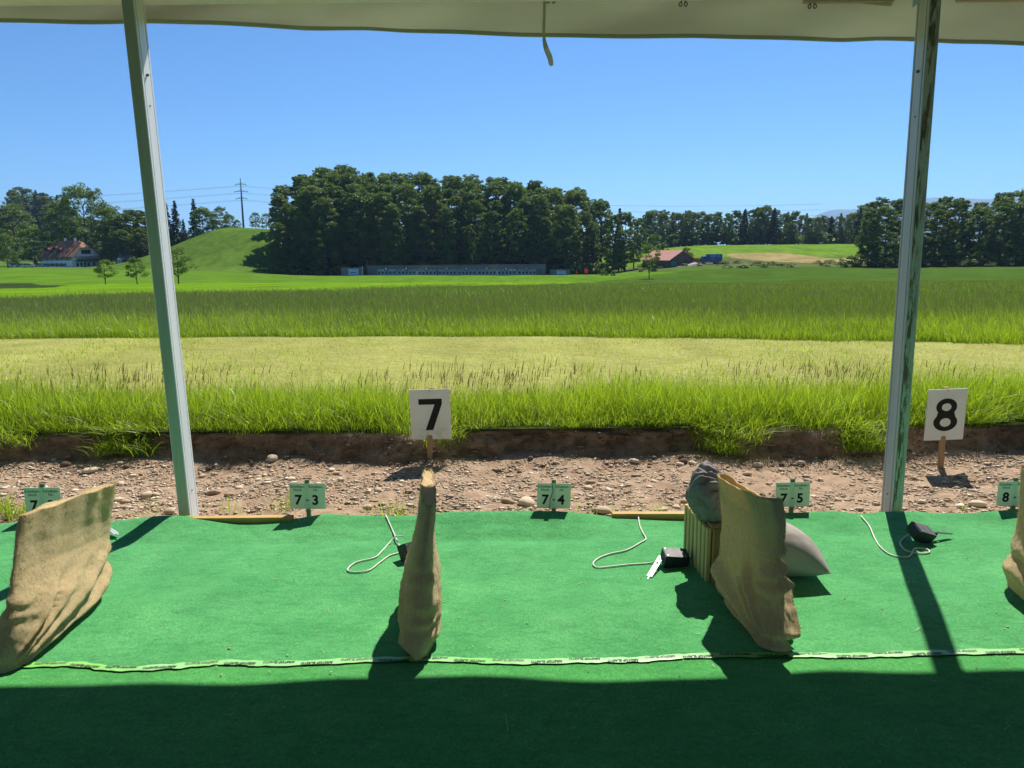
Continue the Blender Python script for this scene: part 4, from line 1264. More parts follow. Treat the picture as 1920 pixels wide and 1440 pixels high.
# far tree line on the right
FT = [(1195, 404), (1222, 397), (1255, 394), (1300, 397), (1350, 400), (1380, 396), (1420, 388), (1455, 389), (1490, 396), (1540, 405), (1580, 402), (1620, 388)]
for row, (D, st_) in enumerate(((418, 21), (430, 18), (442, 18))):
    px = 1196 + 8 * row; cnt = 0
    while px < 1630:
        p_ = px + rt_.uniform(-4, 4)
        tp_ = np.interp(p_, [a[0] for a in FT], [a[1] for a in FT]) + rt_.uniform(-2, 10) - 2 * row
        con = rt_.random() < .22
        tree_px('forest_tree', SPRUCE[rt_.randrange(3)] if con else BEECH[rt_.randrange(6)], p_, tp_, D + rt_.uniform(-5, 5),
                (ordn(cnt) + ' tree from the left in the far tree line beyond the bright field') if row == 0 else 'tree behind the front row of the far tree line', 'far tree line beyond the bright field', wide=rt_.uniform(1.0, 1.3) * (1.15 if con else 1))
        cnt += 1
        px += st_ * rt_.uniform(.8, 1.2)
for i in range(44):
    p_ = 1192 + 440 * i / 43 + rt_.uniform(-3, 3); D = 414 + rt_.uniform(-2, 14); x = aty(p_, 460, D)[0]
    tree('woodland_shrub', SHRUB[0], x, D, rt_.uniform(3, 7), 'dark shrub under the far tree line beyond the bright field', 'shrubs under the far tree line', 'shrub', 1.3)
# near wood on the right
NT = [(1600, 402), (1625, 380), (1650, 362), (1690, 366), (1725, 378), (1760, 362), (1800, 357), (1830, 372), (1850, 362), (1900, 352), (1960, 352), (2200, 350)]
for row, (D, st_, off) in enumerate(((253, 42, 14), (264, 40, 4), (276, 40, 0))):
    px = 1628 + 12 * row; cnt = 0
    while px < 2010:
        p_ = px + rt_.uniform(-7, 7)
        tp_ = np.interp(p_, [a[0] for a in NT], [a[1] for a in NT]) + off + rt_.uniform(-2, 14)
        tree_px('wood_tree', BEECH[rt_.randrange(6)], p_, tp_, D + rt_.uniform(-3, 3), (ordn(cnt) + ' tree from the left in the front row of the wood behind the worn pole') if row == 0 else 'tree deep in the wood behind the worn pole', 'wood behind the worn pole', wide=rt_.uniform(1.1, 1.4))
        cnt += 1
        px += st_ * rt_.uniform(.85, 1.15)
for p_ in (1600, 1620, 1645, 1668, 1720, 1745, 1775, 1800, 1840, 1870, 1900, 1930):
    x = aty(p_, 498, 249)[0]
    tree('woodland_shrub', SHRUB[0], x, 249 + rt_.uniform(-1, 2), rt_.uniform(2, 5), 'dark shrub at the foot of the wood behind the worn pole', 'shrubs under the wood behind the worn pole', 'shrub', 1.5)

# left side
tree_px('broad_tree', ROUND[0], 150, 346, 352, 'tallest broad tree rising behind the farmhouse', wide=1.0)
tree_px('broad_tree', ROUND[1], 112, 376, 356, 'broad tree behind the farmhouse roof, next to the tallest one')
tree_px('broad_tree', ROUND[2], 190, 380, 360, 'rounded dark tree between the farmhouse and the clean pole')
tree_px('broad_tree', ROUND[1], 20, 384, 372, 'big tree above the parked white cars at the picture edge', wide=1.2)
tree_px('broad_tree', ROUND[0], -40, 390, 366, 'big tree reaching into the picture edge above the cars')
tree_px('bright_tree', BRIGHT[0], 58, 426, 338, 'bright green tree standing next to the farmhouse')
tree_px('bright_tree', BRIGHT[1], 8, 438, 312, 'yellow-green tree at the picture edge beside the farmhouse')
for p_, tp_, D, w_ in ((214, 402, 345, 'tall dark tree next to the farmhouse tree'), (232, 398, 350, 'second tall dark tree from the farmhouse'), (248, 392, 358, 'tallest dark tree'), (268, 396, 362, 'tall dark tree mostly covered by the pole'), (286, 402, 356, 'dark tree right at the pole edge'), (228, 430, 338, 'lower front tree above the shed'), (262, 425, 342, 'lower front tree at the pole'), (205, 440, 338, 'lowest front tree next to the farmhouse')):
    tree_px('dark_tree', BEECH[rt_.randrange(6)], p_, tp_, D, w_ + ' in the dark trees behind the clean pole', 'hedge wood behind the clean pole', wide=1.7)
for p_, tp_, D, lb in ((309, 377, 366, 'slim dark spruce beside the clean pole on the hill edge'), (326, 375, 369, 'tall dark spruce in front of the hilltop house'), (343, 410, 362, 'small dark spruce below the hilltop house')):
    tree_px('spruce_tree', SPRUCE[0], p_, tp_, D, lb, wide=1.25)
tree_px('pine_tree', SPRUCE[2], 362, 372, 388, 'open-crowned conifer behind the hilltop trees', wide=1.2)
for p_, tp_, D, k_, lb in ((378, 389, 384, 0, 'light green hilltop tree beside the conifer'), (412, 387, 382, 1, 'round dark hilltop tree casting a shadow on the slope'), (396, 398, 388, 1, 'hilltop tree between the light and the dark one'),
                           (428, 402, 388, 0, 'small hilltop tree next to the power mast'), (444, 412, 392, 0, 'bush at the foot of the power mast'), (478, 398, 386, 1, 'dark hilltop tree between the mast and the wood'), (498, 400, 384, 1, 'dark hilltop tree touching the edge of the wood')):
    tree_px('hilltop_tree', (BRIGHT if k_ == 0 else ROUND)[0], p_, tp_, D, lb, wide=1.0, hmin=3)
for i in range(80):
    p_ = rt_.uniform(-320, 150); D = rt_.uniform(620, 790); x = aty(p_, 400, D)[0]
    tree('ridge_tree', (SPRUCE if rt_.random() < .6 else BEECH)[rt_.randrange(3)], x, D, rt_.uniform(17, 25), 'tree on the distant wooded ridge above the farmhouse', 'trees on the distant ridge', wide=1.7)
for (p_, b_, tp_, kd, lb, wd) in ((199, 533, 486, ORCH[0], 'small round fruit tree in the meadow, leftmost of the row of three', 1.05), (257, 533, 482, ORCH[1], 'small fruit tree in the meadow touching the clean pole', 1.0),
                                  (335, 532, 463, ORCH[2], 'largest of the three small meadow trees, right of the clean pole', 1.05), (1216, 523, 457, SLIM[0], 'young tree standing alone in front of the barn', 1.1)):
    q = gat(p_, b_); zt_ = aty(p_, tp_, q[1])[2]
    tree('fruit_tree', kd, q[0], q[1], zt_ - q[2], lb, wide=wd)
for (p_, b_, tp_, k_, lb) in ((76, 497, 481, 0, 'clipped round dark bush beside the silver car'), (120, 497, 472, 0, 'small tree in front of the farmhouse facade'), (160, 499, 474, 1, 'loose bush by the farmhouse gable'), (172, 498, 480, 0, 'low bush at the foot of the farmhouse gable'),
                              (100, 499, 490, 0, 'low shrub along the farmhouse wall'), (1240, 478, 456, 1, 'pale green bush behind the barn roof'), (1285, 487, 465, 0, 'dark bush rising behind the barn ridge'),
                              (1132, 517, 506, 1, 'sunlit hedge bush beside the red flag'), (1150, 517, 507, 1, 'sunlit hedge bush under the small copse'), (1226, 470, 440, 1, 'pale young tree between the copse and the barn')):
    q = gat(p_, b_) ; H = aty(p_, tp_, q[1])[2] - q[2]
    tree('bush', SHRUB[k_], q[0], q[1], max(H, 1.2), lb, cat='bush', wide=1.0)
for i in range(60):
    p_ = rt_.uniform(1200, 1640); q = gat(p_, 499 + rt_.uniform(-3, 7) - .012 * (p_ - 1200))
    tree('verge_shrub', SHRUB[rt_.randrange(2)], q[0], q[1], rt_.uniform(.5, 1.3), 'low shrub on the rough verge below the barn and truck', 'low shrubs on the rough verge', 'shrub', 2.2)

# ------------------------------------------------------------------ farmhouse
M_WALL = pm('white_render', (.88, .88, .86), (.82, .83, .82), 1.2, .9)
M_RTILE = pm('red_roof_tile', (.30, .14, .085), (.22, .10, .065), .9, .85, .4, 6)
M_GLASS = pm('dark_glazing', (.03, .035, .045), rough=.15, spec=.5)
M_SHUT = pm('dark_shutter', (.07, .08, .09), rough=.7)
M_WOODDK = pm('weathered_boards', (.115, .085, .065), (.17, .125, .095), 2, .9, .3, 8, stretch=(1, 1, .2))
def farmhouse():
    q = gat(138, 498); D = 330; c = aty(138, 498, D)
    z0 = float(terr(c[0], D))
    L, W, EH, RH = 16.5, 14.5, 4.7, 11.3
    r = empty('farmhouse', (c[0], D, z0), R(-16), label='white farmhouse with a half-hipped red tiled roof and dormers', cat='house')
    m = MB(); m.box((-L, 0, -1), (0, W, EH)); m.build('wall', M_WALL, r)
    ya, yr = -1.1, W / 2
    def ys(z): return ya + (z - 4.3) / (RH - 4.3) * (yr - ya)
    y8 = ys(8.2)
    roof = MB(); x0, x1 = -L - 1.2, 1.2
    v = [(x0, ya, 4.3), (x1, ya, 4.3), (x1, y8, 8.2), (-3.2, yr, RH), (-L + 3.2, yr, RH), (x0, y8, 8.2), (x0, W - ya, 4.3), (x1, W - ya, 4.3), (x1, W - y8, 8.2), (x0, W - y8, 8.2)]
    lo = [(a, b, c_ - .3) for a, b, c_ in v]
    fs = [(0, 1, 2, 3, 4, 5), (7, 6, 9, 4, 3, 8), (2, 8, 3), (9, 5, 4)]
    roof.add(v + lo, fs + [tuple(i + 10 for i in f[::-1]) for f in fs] + [(0, 10, 11, 1), (1, 11, 12, 2), (2, 12, 18, 8), (8, 18, 17, 7), (7, 17, 16, 6), (6, 16, 19, 9), (9, 19, 15, 5), (5, 15, 10, 0)])
    rf = roof.build('roof', M_RTILE, r)
    for sx in (-.02, -L + .02):
        m = MB(); m.prism([(0, EH), (W, EH), (W - y8 - .4, 8.0), (y8 + .4, 8.0)], sx - .01, sx + .01, 'x'); m.build('gable_wall', M_WALL, r)
    for xx_ in (-L * .82, -L * .56):
        dm = MB(); dm.box((xx_ - 1.1, ys(5.4), 5.4), (xx_ + 1.1, ys(8.2), 7.4)); d_ = dm.build('dormer', M_WOODDK, r)
        dm = MB(); dm.prism([(xx_ - 1.7, 7.1), (xx_, 8.5), (xx_ + 1.7, 7.1), (xx_ + 1.7, 7.3), (xx_, 8.75), (xx_ - 1.7, 7.3)], ys(5.4) - .5, ys(8.9), 'y'); dm.build('dormer_roof', M_RTILE, d_)
        dm = MB(); dm.box((xx_ - .6, ys(5.4) - .05, 5.9), (xx_ + .6, ys(5.4) + .02, 7.0)); dm.build('dormer_window', M_GLASS, d_)
    for cx_ in (-L * .3, -L * .62):
        m = MB(); m.box((cx_ - .4, yr - .4, RH - .6), (cx_ + .4, yr + .4, RH + 1.0)); m.build('chimney', M_WALL, rf)
    def win(x_, z_, w_, h_):
        m = MB(); m.box((x_, -.06, z_), (x_ + w_, .05, z_ + h_)); o = m.build('window', M_WALL, r)
        m = MB(); m.box((x_ + .08, -.075, z_ + .08), (x_ + w_ - .08, -.062, z_ + h_ - .08)); m.build('pane', M_GLASS, o)
        for s in (-.55, w_ + .05):
            m = MB(); m.box((x_ + s, -.07, z_), (x_ + s + .5, -.005, z_ + h_)); m.build('shutter', M_SHUT, o)
    for k in range(6): win(-L + .9 + k * 2.6, 2.75, 1.3, 1.45)
    for k in range(5): win(-L + 1.2 + k * 2.4, .4, 1.3, 1.2)
    # gable side
    m = MB(); m.box((0, 1.0, 4.1), (1.6, W + .4, 4.35)); m.build('pent_roof', M_RTILE, r)
    m = MB(); m.box((.02, .8, 2.3), (1.4, W - .6, 2.5)); b_ = m.build('balcony', M_WOODDK, r)
    m = MB(); m.box((1.3, .8, 2.5), (1.38, W - .6, 3.3)); m.build('railing', M_WOODDK, b_)
    m = MB(); m.box((.01, y8 + 1.2, 5.4), (.08, W - y8 - 1.2, 7.2)); o = m.build('window', M_SHUT, r)
    for k in range(4):
        yy_ = y8 + 1.4 + k * (W - 2 * y8 - 2.8) / 4
        m = MB(); m.box((.082, yy_, 5.6), (.09, yy_ + .8, 7.0)); m.build('pane', M_GLASS, o)
    for yy_ in (1.6, 3.6, 7.5, 10.5):
        m = MB(); m.box((.01, yy_, .3), (.07, yy_ + 1.1, 1.7)); m.build('window', M_GLASS, r)
    m = MB(); m.box((.01, 5.6, -.2), (.07, 6.7, 2.0)); m.build('door', M_WOODDK, r)
    m = MB(); m.box((-L, -.04, -.6), (0, -.005, .2)); m.build('plinth', M_SHUT, r)
    m = MB(); m.tube([(-.15, -.12, 0), (-.15, -.12, 4.3)], .07, 6); m.build('downpipe', M_SHUT, r)
farmhouse()

def simple_house(px, py, D, w, l, eh, rh, rz, name, label, wallm, roofm, cat='house', door=True):
    c = aty(px, py, D); z0 = float(terr(c[0], D))
    r = empty(name, (c[0], D, z0), rz, label=label, cat=cat)
    m = MB(); m.prism([(-w / 2, -.8), (w / 2, -.8), (w / 2, eh), (0, rh), (-w / 2, eh)], 0, l); m.build('wall', wallm, r)
    sl_ = (rh - eh) / (w / 2); o = .7
    for s in (-1, 1):
        m = MB(); m.prism([(0, rh + .05), (s * (w / 2 + o), eh - o * sl_ + .05), (s * (w / 2 + o), eh - o * sl_ + .30), (0, rh + .32)], -.8, l + .8); m.build('roof', roofm, r)
    return r
h = simple_house(346, 415, 396, 8, 11, 3.2, 6.2, R(60), 'hilltop_house', 'house with a pale red roof half hidden on the hilltop', M_WALL, pm('pale_red_tile', (.45, .24, .16), (.38, .19, .12), 1, .85))
m = MB(); m.box((-1, -.06, 1), (1, -.01, 2.3)); m.build('window', M_GLASS, h)
h = simple_house(224, 487, 332, 4.2, 5, 2.3, 3.9, R(-18), 'garden_shed', 'small dark shed with a white arched gate near the farmhouse', M_WOODDK, M_SHUT, 'shed')
arch = [(-1.2, 0), (1.2, 0), (1.2, 1.6)] + [(1.2 * math.cos(a), 1.6 + .8 * math.sin(a)) for a in np.linspace(.2, 2.94, 9)] + [(-1.2, 1.6)]
m = MB(); m.prism(arch, -.09, -.01); m.build('gate', M_WALL, h)
for k in (-.75, 0, .75):
    m = MB(); m.box((k - .22, -.11, .3), (k + .22, -.092, 1.8)); m.build('pane', M_GLASS, h)

# barn
b = simple_house(1278, 496, 300, 13.0, 15, 2.2, 5.6, R(32), 'barn', 'weathered wooden barn with a salmon red roof next to the truck', M_WOODDK, pm('salmon_tile', (.50, .24, .17), (.42, .19, .135), 1, .85), 'barn')
for i in range(20):
    x_ = -6.5 + i * .65; hh = 2.2 + (5.6 - 2.2) * (1 - abs(x_ + .32) / 6.5)
    m = MB(); m.box((x_ + .03, -.06, -.4), (x_ + .62, -.01 - .015 * (i % 2), min(hh, 5.4) - .15)); m.build('plank', M_WOODDK, b)
m = MB(); m.box((1.0, -.11, 0), (3.2, -.07, 2.5)); m.build('barn_door', M_SHUT, b)
m = MB(); m.box((-6.2, -1.3, 0), (-4.0, -.3, 1.7)); m.build('green_crate', pm('green_paint', (.06, .22, .16), rough=.6), b)

# gravel yard heaps
for (p_, w_, h_, lb) in ((1303, 3.5, 1.3, 'pale gravel heap between the barn and the truck'), (1288, 4.5, .4, 'low pale gravel heap in front of the barn wall')):
    q = aty(p_, 494, 296); z0 = float(terr(q[0], 296))
    n_ = 26; V = []
    for i in range(n_):
        for j in range(n_):
            u, v = -1 + 2 * i / (n_ - 1), -1 + 2 * j / (n_ - 1); rr = math.hypot(u, v)
            V.append((u * w_, v * w_ * .6, h_ * max(0, 1 - rr) ** .8 * (1 + .3 * noise.noise(Vector((u * 3, v * 3, p_)))) - .25))
    o = new_obj('gravel_heap', np_mesh('gravel_heap', np.array(V), grid_faces(n_, n_), pm('pale_gravel', (.52, .48, .42), (.42, .38, .33), 3, .95), True), label=lb, cat='heap')
    o.location = (q[0], 296, z0)

# truck
def wheel(parent, x, y, r=.5, w=.3):
    m = MB(); m.tube([(x, y - w / 2, r), (x, y + w / 2, r)], r, 14); t = m.build('wheel', M_BLACK, parent)
    m = MB(); m.tube([(x, y - w / 2 - .02, r), (x, y + w / 2 + .02, r)], r * .55, 10); m.build('rim', M_STEEL, t)
def truck():
    D = 300; c = aty(1315, 496, D); z0 = float(terr(c[0], D))
    r = empty('box_truck', (c[0], D, z0 + .1), R(8), label='dark blue box truck parked on the track beside the barn', cat='truck')
    blue = pm('truck_blue', (.02, .085, .32), (.018, .07, .26), 2, .35, spec=.5); pale = pm('truck_print', (.35, .55, .75), rough=.5)
    m = MB(); m.box((2.1, -1.2, 1.05), (7.9, 1.2, 3.7), ch=.06); bx_ = m.build('cargo_box', blue, r)
    m = MB(); m.prism([(0, .6), (0, 1.8), (.3, 2.9), (1.9, 3.0), (1.9, .6)], -1.15, 1.15); cb = m.build('cab', blue, r)
    m = MB(); m.prism([(-.02, 1.85), (.27, 2.75), (.33, 2.75), (.04, 1.85)], -1.0, 1.0); m.build('windscreen', M_GLASS, cb)
    m = MB(); m.box((.5, -1.17, 1.8), (1.5, -1.152, 2.6)); m.build('side_window', M_GLASS, cb)
    m = MB(); m.box((.2, -.9, .55), (7.7, .9, .95)); m.build('chassis', M_BLACK, r)
    for x_ in (1.0, 5.6, 6.8):
        for y_ in (-1.0, 1.0): wheel(r, x_, y_)
    m = MB(); m.box((3.1, -1.215, 2.85), (5.4, -1.205, 3.12)); m.build('print', pale, bx_)
    m = MB(); m.box((3.6, -1.215, 2.1), (5.0, -1.205, 2.2)); m.build('print', pale, bx_)
    m = MB(); m.tube([(6.5 + .45 * math.cos(a), -1.21, 2.45 + .75 * math.sin(a)) for a in np.linspace(0, math.pi, 12)], .09, 5); m.build('print', pale, bx_)
    for y_ in (-.85, .85):
        m = MB(); m.box((-.03, y_ - .2, .8), (.0, y_ + .2, 1.0)); m.build('headlight', M_STEEL, cb)
truck()
def trailer():
    D = 303; c = aty(1309, 494, D); z0 = float(terr(c[0], D))
    r = empty('orange_trailer', (c[0], D, z0), R(10), label='small orange trailer standing between the barn and the truck', cat='trailer')
    m = MB(); m.box((-1.2, -.9, .6), (1.3, .9, 2.2), ch=.05); m.build('tub', pm('orange_paint', (.45, .20, .03), rough=.6), r)
    for y_ in (-.8, .8): wheel(r, 0, y_, .4, .2)
    for x_ in (-.8, .9):
        m = MB(); m.tube([(x_, -.9, 2.2), (x_, -.9, 2.8)], .06, 6); m.build('post', M_BOARD, r)
trailer()

# cars
M_CARW = pm('white_car_paint', (.78, .78, .78), rough=.25, spec=.6)
M_CARS = pm('silver_car_paint', (.42, .44, .46), rough=.3, metal=.4)
def car(px, py, D, rz, paint, label, group='cars parked by the farmhouse'):
    c = aty(px, py, D); z0 = float(terr(c[0], D)); zt = c[2]
    r = empty('parked_car', (c[0], D, z0), rz, label=label, cat='car', group=group)
    m = MB(); m.prism([(-2.15, .3), (-2.2, .75), (-1.9, .95), (-1.1, 1.0), (1.3, 1.0), (2.1, .85), (2.2, .45), (2.1, .3)], -.88, .88); m.build('body', paint, r)
    m = MB(); m.prism([(-1.75, .98), (-1.3, 1.45), (.45, 1.48), (1.25, .98)], -.76, .76); k = m.build('cabin', M_GLASS, r)
    m = MB(); m.prism([(-1.28, 1.452), (.42, 1.482), (.36, 1.53), (-1.2, 1.51)], -.7, .7); m.build('car_roof', paint, k)
    for x_ in (-1.35, 1.35):
        for y_ in (-.8, .8): wheel(r, x_, y_, .32, .2)
    for y_ in (-.6, .6):
        m = MB(); m.box((2.12, y_ - .18, .62), (2.2, y_ + .18, .78)); m.build('headlight', M_STEEL, r)
for p_, lb in ((26, 'white car parked furthest from the farmhouse'), (37, 'white car parked second in the row by the yellow-green tree'), (49, 'white car parked third in the row by the yellow-green tree'), (70, 'white car parked just left of the bright green tree trunk and house'), (81, 'white car parked closest to the farmhouse wall')):
    car(p_, 488, 336 + random.uniform(-1, 1), R(random.uniform(60, 110)), M_CARW, lb)
car(54, 495, 318, R(25), M_CARS, 'silver car parked beside the clipped round bush')

# ------------------------------------------------------------------ shooting butts
M_TIMB = pm('grey_timber', (.24, .195, .165), (.34, .285, .245), .7, .9, .3, 5, stretch=(.4, 1, 3))
M_GREYG = pm('grey_green_panel', (.36, .42, .37), (.42, .46, .41), 2, .8)
M_TDARK = pm('target_black', (.03, .035, .035), rough=.8)
M_BLUE = pm('blue_panel', (.05, .17, .36), rough=.6)
DW = 303.0
zl = float(terr(aty(856, 507, DW)[0], DW))
wl = aty(688, 500, DW)[0]; wr = aty(1023, 500, DW)[0]; ztop = aty(856, 496.5, DW)[2]
bw = empty('backstop_wall', ((wl + wr) / 2, DW, zl), label='long grey timber backstop wall behind the targets', cat='wall')
hw = (wr - wl) / 2; hh = ztop - zl
npan = 28
for i in range(npan):
    xa = -hw + 2 * hw * i / npan; xb = -hw + 2 * hw * (i + 1) / npan
    m = MB(); m.box((xa + .02, -.12 - .03 * (i % 2), -2.5), (xb - .02, .12, hh - .25 - .06 * (i % 3))); m.build('panel', M_TIMB, bw)
m = MB(); m.box((-hw, -.35, hh - .22), (hw, .35, hh)); m.build('coping_board', M_TIMB, bw)
for s in (-1, 1):
    m = MB(); m.tube([(s * hw, -.2, -1), (s * hw, -.2, hh + 2.2)], .08, 6); m.build('end_post', M_TIMB, bw)
DT = 300.0
starts = [707.7, 745.6, 783.5, 821.5, 858.2, 896.1, 932.8, 970.8]
white_tops = {0: (0, 1, 3, 4), 1: (1,), 6: (3, 4)}
for i, p0 in enumerate(starts):
    xa, xb = aty(p0, 512, DT)[0], aty(p0 + 34.5, 512, DT)[0]; xm = (xa + xb) / 2
    z0 = float(terr(xm, DT)); zb_, zt_ = aty(p0 + 17, 517 if i > 1 else 516, DT)[2], aty(p0 + 17, 507.2 - .1 * i, DT)[2]
    pos = ['furthest left', 'second from the left', 'third from the left', 'fourth from the left', 'fourth from the right', 'third from the right', 'second from the right', 'furthest right'][i]
    r = empty('target_bank', (xm, DT, zb_), label='bank of five numbered targets, ' + pos + ' in the long row', cat='target', group='target banks at the far end')
    w_ = (xb - xa) / 2; H_ = zt_ - zb_
    m = MB(); m.box((-w_, .05, -.6), (w_, .45, H_ * .92)); m.build('rack', M_GREYG, r)
    for k in range(5):
        cx_ = -w_ + (k + .5) * 2 * w_ / 5; tw = w_ / 5 * .86
        m = MB(); m.box((cx_ - tw, -.05, H_ * .12), (cx_ + tw, .0, H_)); t_ = m.build('target_panel', M_BOARD if k in white_tops.get(i, ()) and False else pm('target_card', (.32, .37, .33), (.28, .33, .29), 1, .8) if False else M_GREYG, r)
        m = MB(); m.box((cx_ - tw * .55, -.08, H_ * .35), (cx_ + tw * .55, -.052, H_ * .78)); m.build('target_mark', M_TDARK, t_)
        m = MB(); m.box((cx_ - tw * .9, -.10, H_), (cx_ + tw * .9, .05, H_ + .35)); m.build('top_flap', M_BOARD if k in white_tops.get(i, ()) else M_GREYG, t_)
    m = MB(); m.box((-w_ * .16 - .3, -.16, H_ * .95), (-w_ * .16 + 1.0, -.11, H_ + 1.35)); nb = m.build('number_plate', M_TDARK, r)
    m = MB(); m.box((-w_ * .16 - .05, -.20, H_ + .15), (-w_ * .16 + .75, -.165, H_ + 1.15)); m.build('plate_face', M_BOARD, nb)
    text_obj('print', str(i + 1), .9, M_PRINT, nb, Matrix.Translation((-w_ * .16 + .35, -.205, H_ + .65)) @ Matrix.Rotation(R(90), 4, 'X'), bold=.03)
    if i < 7:
        m = MB(); m.box((w_ + .1, 0, -.2), (w_ + .65, .3, H_ * .85)); m.build('divider', M_BLUE if i == 2 else M_BOARD if i in (1, 5) else M_GREYG, r)
def butt_shed(pa, pb, pt, pbm, label, post):
    xa, xb = aty(pa, pbm, 298)[0], aty(pb, pbm, 298)[0]; zb_, zt_ = aty(pa, pbm, 298)[2], aty(pa, pt, 298)[2]
    xm = (xa + xb) / 2; w_ = (xb - xa) / 2; H_ = zt_ - zb_
    r = empty('range_hut', (xm, 298, zb_), label=label, cat='hut', group='huts beside the targets')
    m = MB(); m.box((-w_, 0, -1), (w_, 2.5, H_)); m.build('wall', M_TIMB, r)
    m = MB(); m.box((-w_ - .15, -.2, H_), (w_ + .15, 2.7, H_ + .15)); m.build('roof', M_GREYG, r)
    m = MB(); m.box((-w_ * .35, -.08, H_ * .10), (w_ * .62, -.02, H_ * .9)); b_ = m.build('white_panel', pm('pale_blue_white', (.62, .70, .80), rough=.6), r)
    m = MB(); m.prism([(-w_ * .22, H_ * .42), (0, H_ * .5), (w_ * .45, H_ * .42), (w_ * .45, H_ * .36), (-w_ * .22, H_ * .36)], -.1, -.085); m.build('print', M_BLUE, b_)
    for s in (-1, 1):
        m = MB(); m.box((s * w_ - .12, -.25, -.6), (s * w_ + .12, -.02, H_ * (1.3 if s == post else 1))); m.build('corner_post', M_BOARD if s == post else M_TIMB, r)
butt_shed(641, 680, 503, 517, 'timber hut with a white panel left of the targets', 1)
butt_shed(1032, 1068, 507, 520, 'timber hut with a white panel right of the targets', 0)
M_RED = pm('red_flag_cloth', (.50, .03, .02), (.40, .02, .02), 2, .8, transl=.3)
def flag(px, py, top, D, label, sz=1.6):
    c = aty(px, py, D); z0 = float(terr(c[0], D)); H_ = max(1.6, aty(px, top, D)[2] - z0)
    r = empty('red_flag', (c[0], D, z0), R(random.uniform(-20, 20)), label=label, cat='flag', group='red flags beside the butts')
    m = MB(); m.tube([(0, 0, -.3), (0, 0, H_)], .05, 6); m.build('flag_pole', M_TIMB, r)
    V = []
    for i in range(8):
        for j in range(6):
            V.append((.05 + i * sz / 7 * .75, .12 * math.sin(i * 1.1), H_ - j * sz / 5 - .05 * i))
    new_obj('flag_cloth', np_mesh('flag_cloth', np.array(V), grid_faces(8, 6), M_RED, True), r)
flag(1096, 519, 503, 290, 'red warning flag standing right of the targets')
flag(1080, 519, 512, 297, 'small low red flag next to the right-hand hut', .8)
flag(602, 514, 506, 300, 'red flag furthest left below the wood', 1.2)
flag(634, 515, 507, 300, 'red flag beside the left-hand hut', 1.0)
flag(689, 500, 487, 302.6, 'small red pennant on top of the backstop wall end', .9)

# ------------------------------------------------------------------ power mast and lines
def mast():
    D = 385; c = aty(457, 432, D); z0 = float(terr(c[0], D)); H_ = aty(457, 334, D)[2] - z0
    met = pm('mast_grey', (.16, .17, .18), rough=.7)
    r = empty('power_mast', (c[0], D, z0), label='tall grey power mast with three cross arms on the hill', cat='mast')
    m = MB(); m.tube([(0, 0, -.5), (0, 0, H_ * .6), (0, 0, H_)], [.55, .38, .16], 8); m.build('shaft', met, r)
    ends = []
    for k, hz, w_ in ((0, .88, 2.6), (1, .74, 3.2), (2, .60, 2.6)):
        m = MB(); m.tube([(-w_, 0, H_ * hz), (w_, 0, H_ * hz)], .15, 6); m.tube([(-w_ * .6, 0, H_ * hz), (0, 0, H_ * hz + .9)], .08, 5); m.tube([(w_ * .6, 0, H_ * hz), (0, 0, H_ * hz + .9)], .08, 5); a_ = m.build('cross_arm', met, r)
        for s in (-1, 1):
            m = MB(); m.tube([(s * w_, 0, H_ * hz), (s * w_, 0, H_ * hz - .8)], .10, 6); m.build('insulator', met, a_)
            ends.append((c[0] + s * w_, D, z0 + H_ * hz - .8, s))
    wm = pm('wire', (.20, .21, .22), rough=.5, metal=.3)
    names = ['upper', 'upper', 'middle', 'middle', 'lower', 'lower']
    for i, (x, y, z, s) in enumerate(ends):
        for (tx, ty, tz) in ((x - 330, y - 90, z - 14), (x + 320, y + 90, z - 6)):
            pts = []
            for k in range(25):
                t = k / 24; pts.append((x + (tx - x) * t - x, y + (ty - y) * t - y, z + (tz - z) * t - 9 * 4 * t * (1 - t) * .5 - z))
            m = MB(); m.tube(pts, .035, 4, caps=False)
            o = m.build('power_line', wm, label='thin power line hanging from the grey mast', cat='power line', group='power lines from the mast')
            o.location = (x, y, z)
mast()

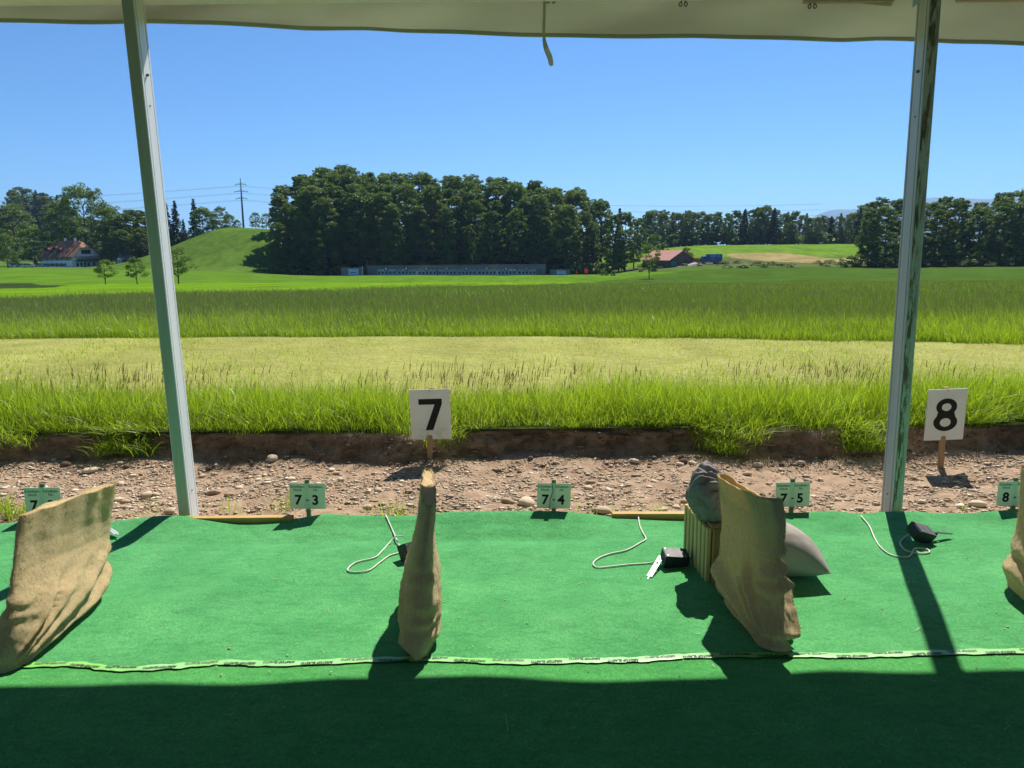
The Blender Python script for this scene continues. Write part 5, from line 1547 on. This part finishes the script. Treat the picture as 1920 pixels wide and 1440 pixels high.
# ------------------------------------------------------------------ distant mountain
def mountain():
    V = []; xs = np.linspace(3280, 10800, 130); ys = np.linspace(11600, 14200, 14)
    for j, y in enumerate(ys):
        for x in xs:
            px = 960 + FPX * x / 11950
            top = np.interp(px, [1360, 1480, 1520, 1545, 1570, 1600, 1640, 1690, 1760, 1850, 1950, 2150], [470, 440, 410, 396, 391, 391, 386, 372, 368, 372, 366, 380])
            zt_ = aty(px, top, 12000)[2]
            k = math.exp(-((y - 12150) / 900) ** 2)
            V.append((x, y, -40 + (zt_ + 40) * k * (1 + .02 * noise.noise(Vector((x * .01, y * .01, 0))))))
    new_obj('mountain', np_mesh('mountain', np.array(V), grid_faces(len(ys), len(xs)), pm('mountain_forest', (.03, .06, .05), (.05, .085, .07), .003, .95), True), kind='structure')
mountain()

# ------------------------------------------------------------------ litter on the carpet
def straws():
    n = 300
    px = RNG.uniform(0, 1920, n); py = RNG.uniform(990, 1438, n)
    A, B_, C_ = [], [], []
    for p_, q_ in zip(px, py):
        w = at(p_, q_, .012); a = RNG.uniform(0, 6.28); L = RNG.lognormal(-4.4, .6); z = float(carpet_z(w[0], w[1])) + .003
        d = np.array([math.cos(a), math.sin(a), 0]) * L; s = np.array([-math.sin(a), math.cos(a), 0]) * RNG.uniform(.0006, .0013)
        o = np.array([w[0], w[1], z])
        A += [o - s, o + s, o + d + s * .6 + [0, 0, .002], o + d - s * .6 + [0, 0, .002]]
    V = np.array(A)
    new_obj('straw_litter', np_mesh('straw_litter', V, np.arange(len(V)).reshape(-1, 4), M_STRAW), label='bits of straw and dry grass scattered on the carpet', cat='straw', kind='stuff')
straws()
k_ = [at(RNG.uniform(100, 1900), RNG.uniform(1000, 1300), .012) for _ in range(60)]
V, F = stones_np(np.array([(w[0], w[1], float(carpet_z(w[0], w[1])) + .003) for w in k_]), RNG.uniform(.0025, .006, 60))
new_obj('carpet_grit', np_mesh('carpet_grit', V, F, M_STONE), label='tiny pebbles scattered over the sunlit carpet', cat='grit', kind='stuff')

# ------------------------------------------------------------------ haze in the air
hz_m, nt, out = base_mat('haze_air')
pv = nd(nt, 'ShaderNodeVolumePrincipled', {'Color': (.42, .66, 1.0, 1), 'Density': .00007, 'Anisotropy': .3})
nt.links.new(pv.outputs[0], out.inputs['Volume'])
m = MB(); m.box((-14000, -150, -60), (14000, 14500, 760))
HZ = m.build('haze', hz_m, kind='stuff')
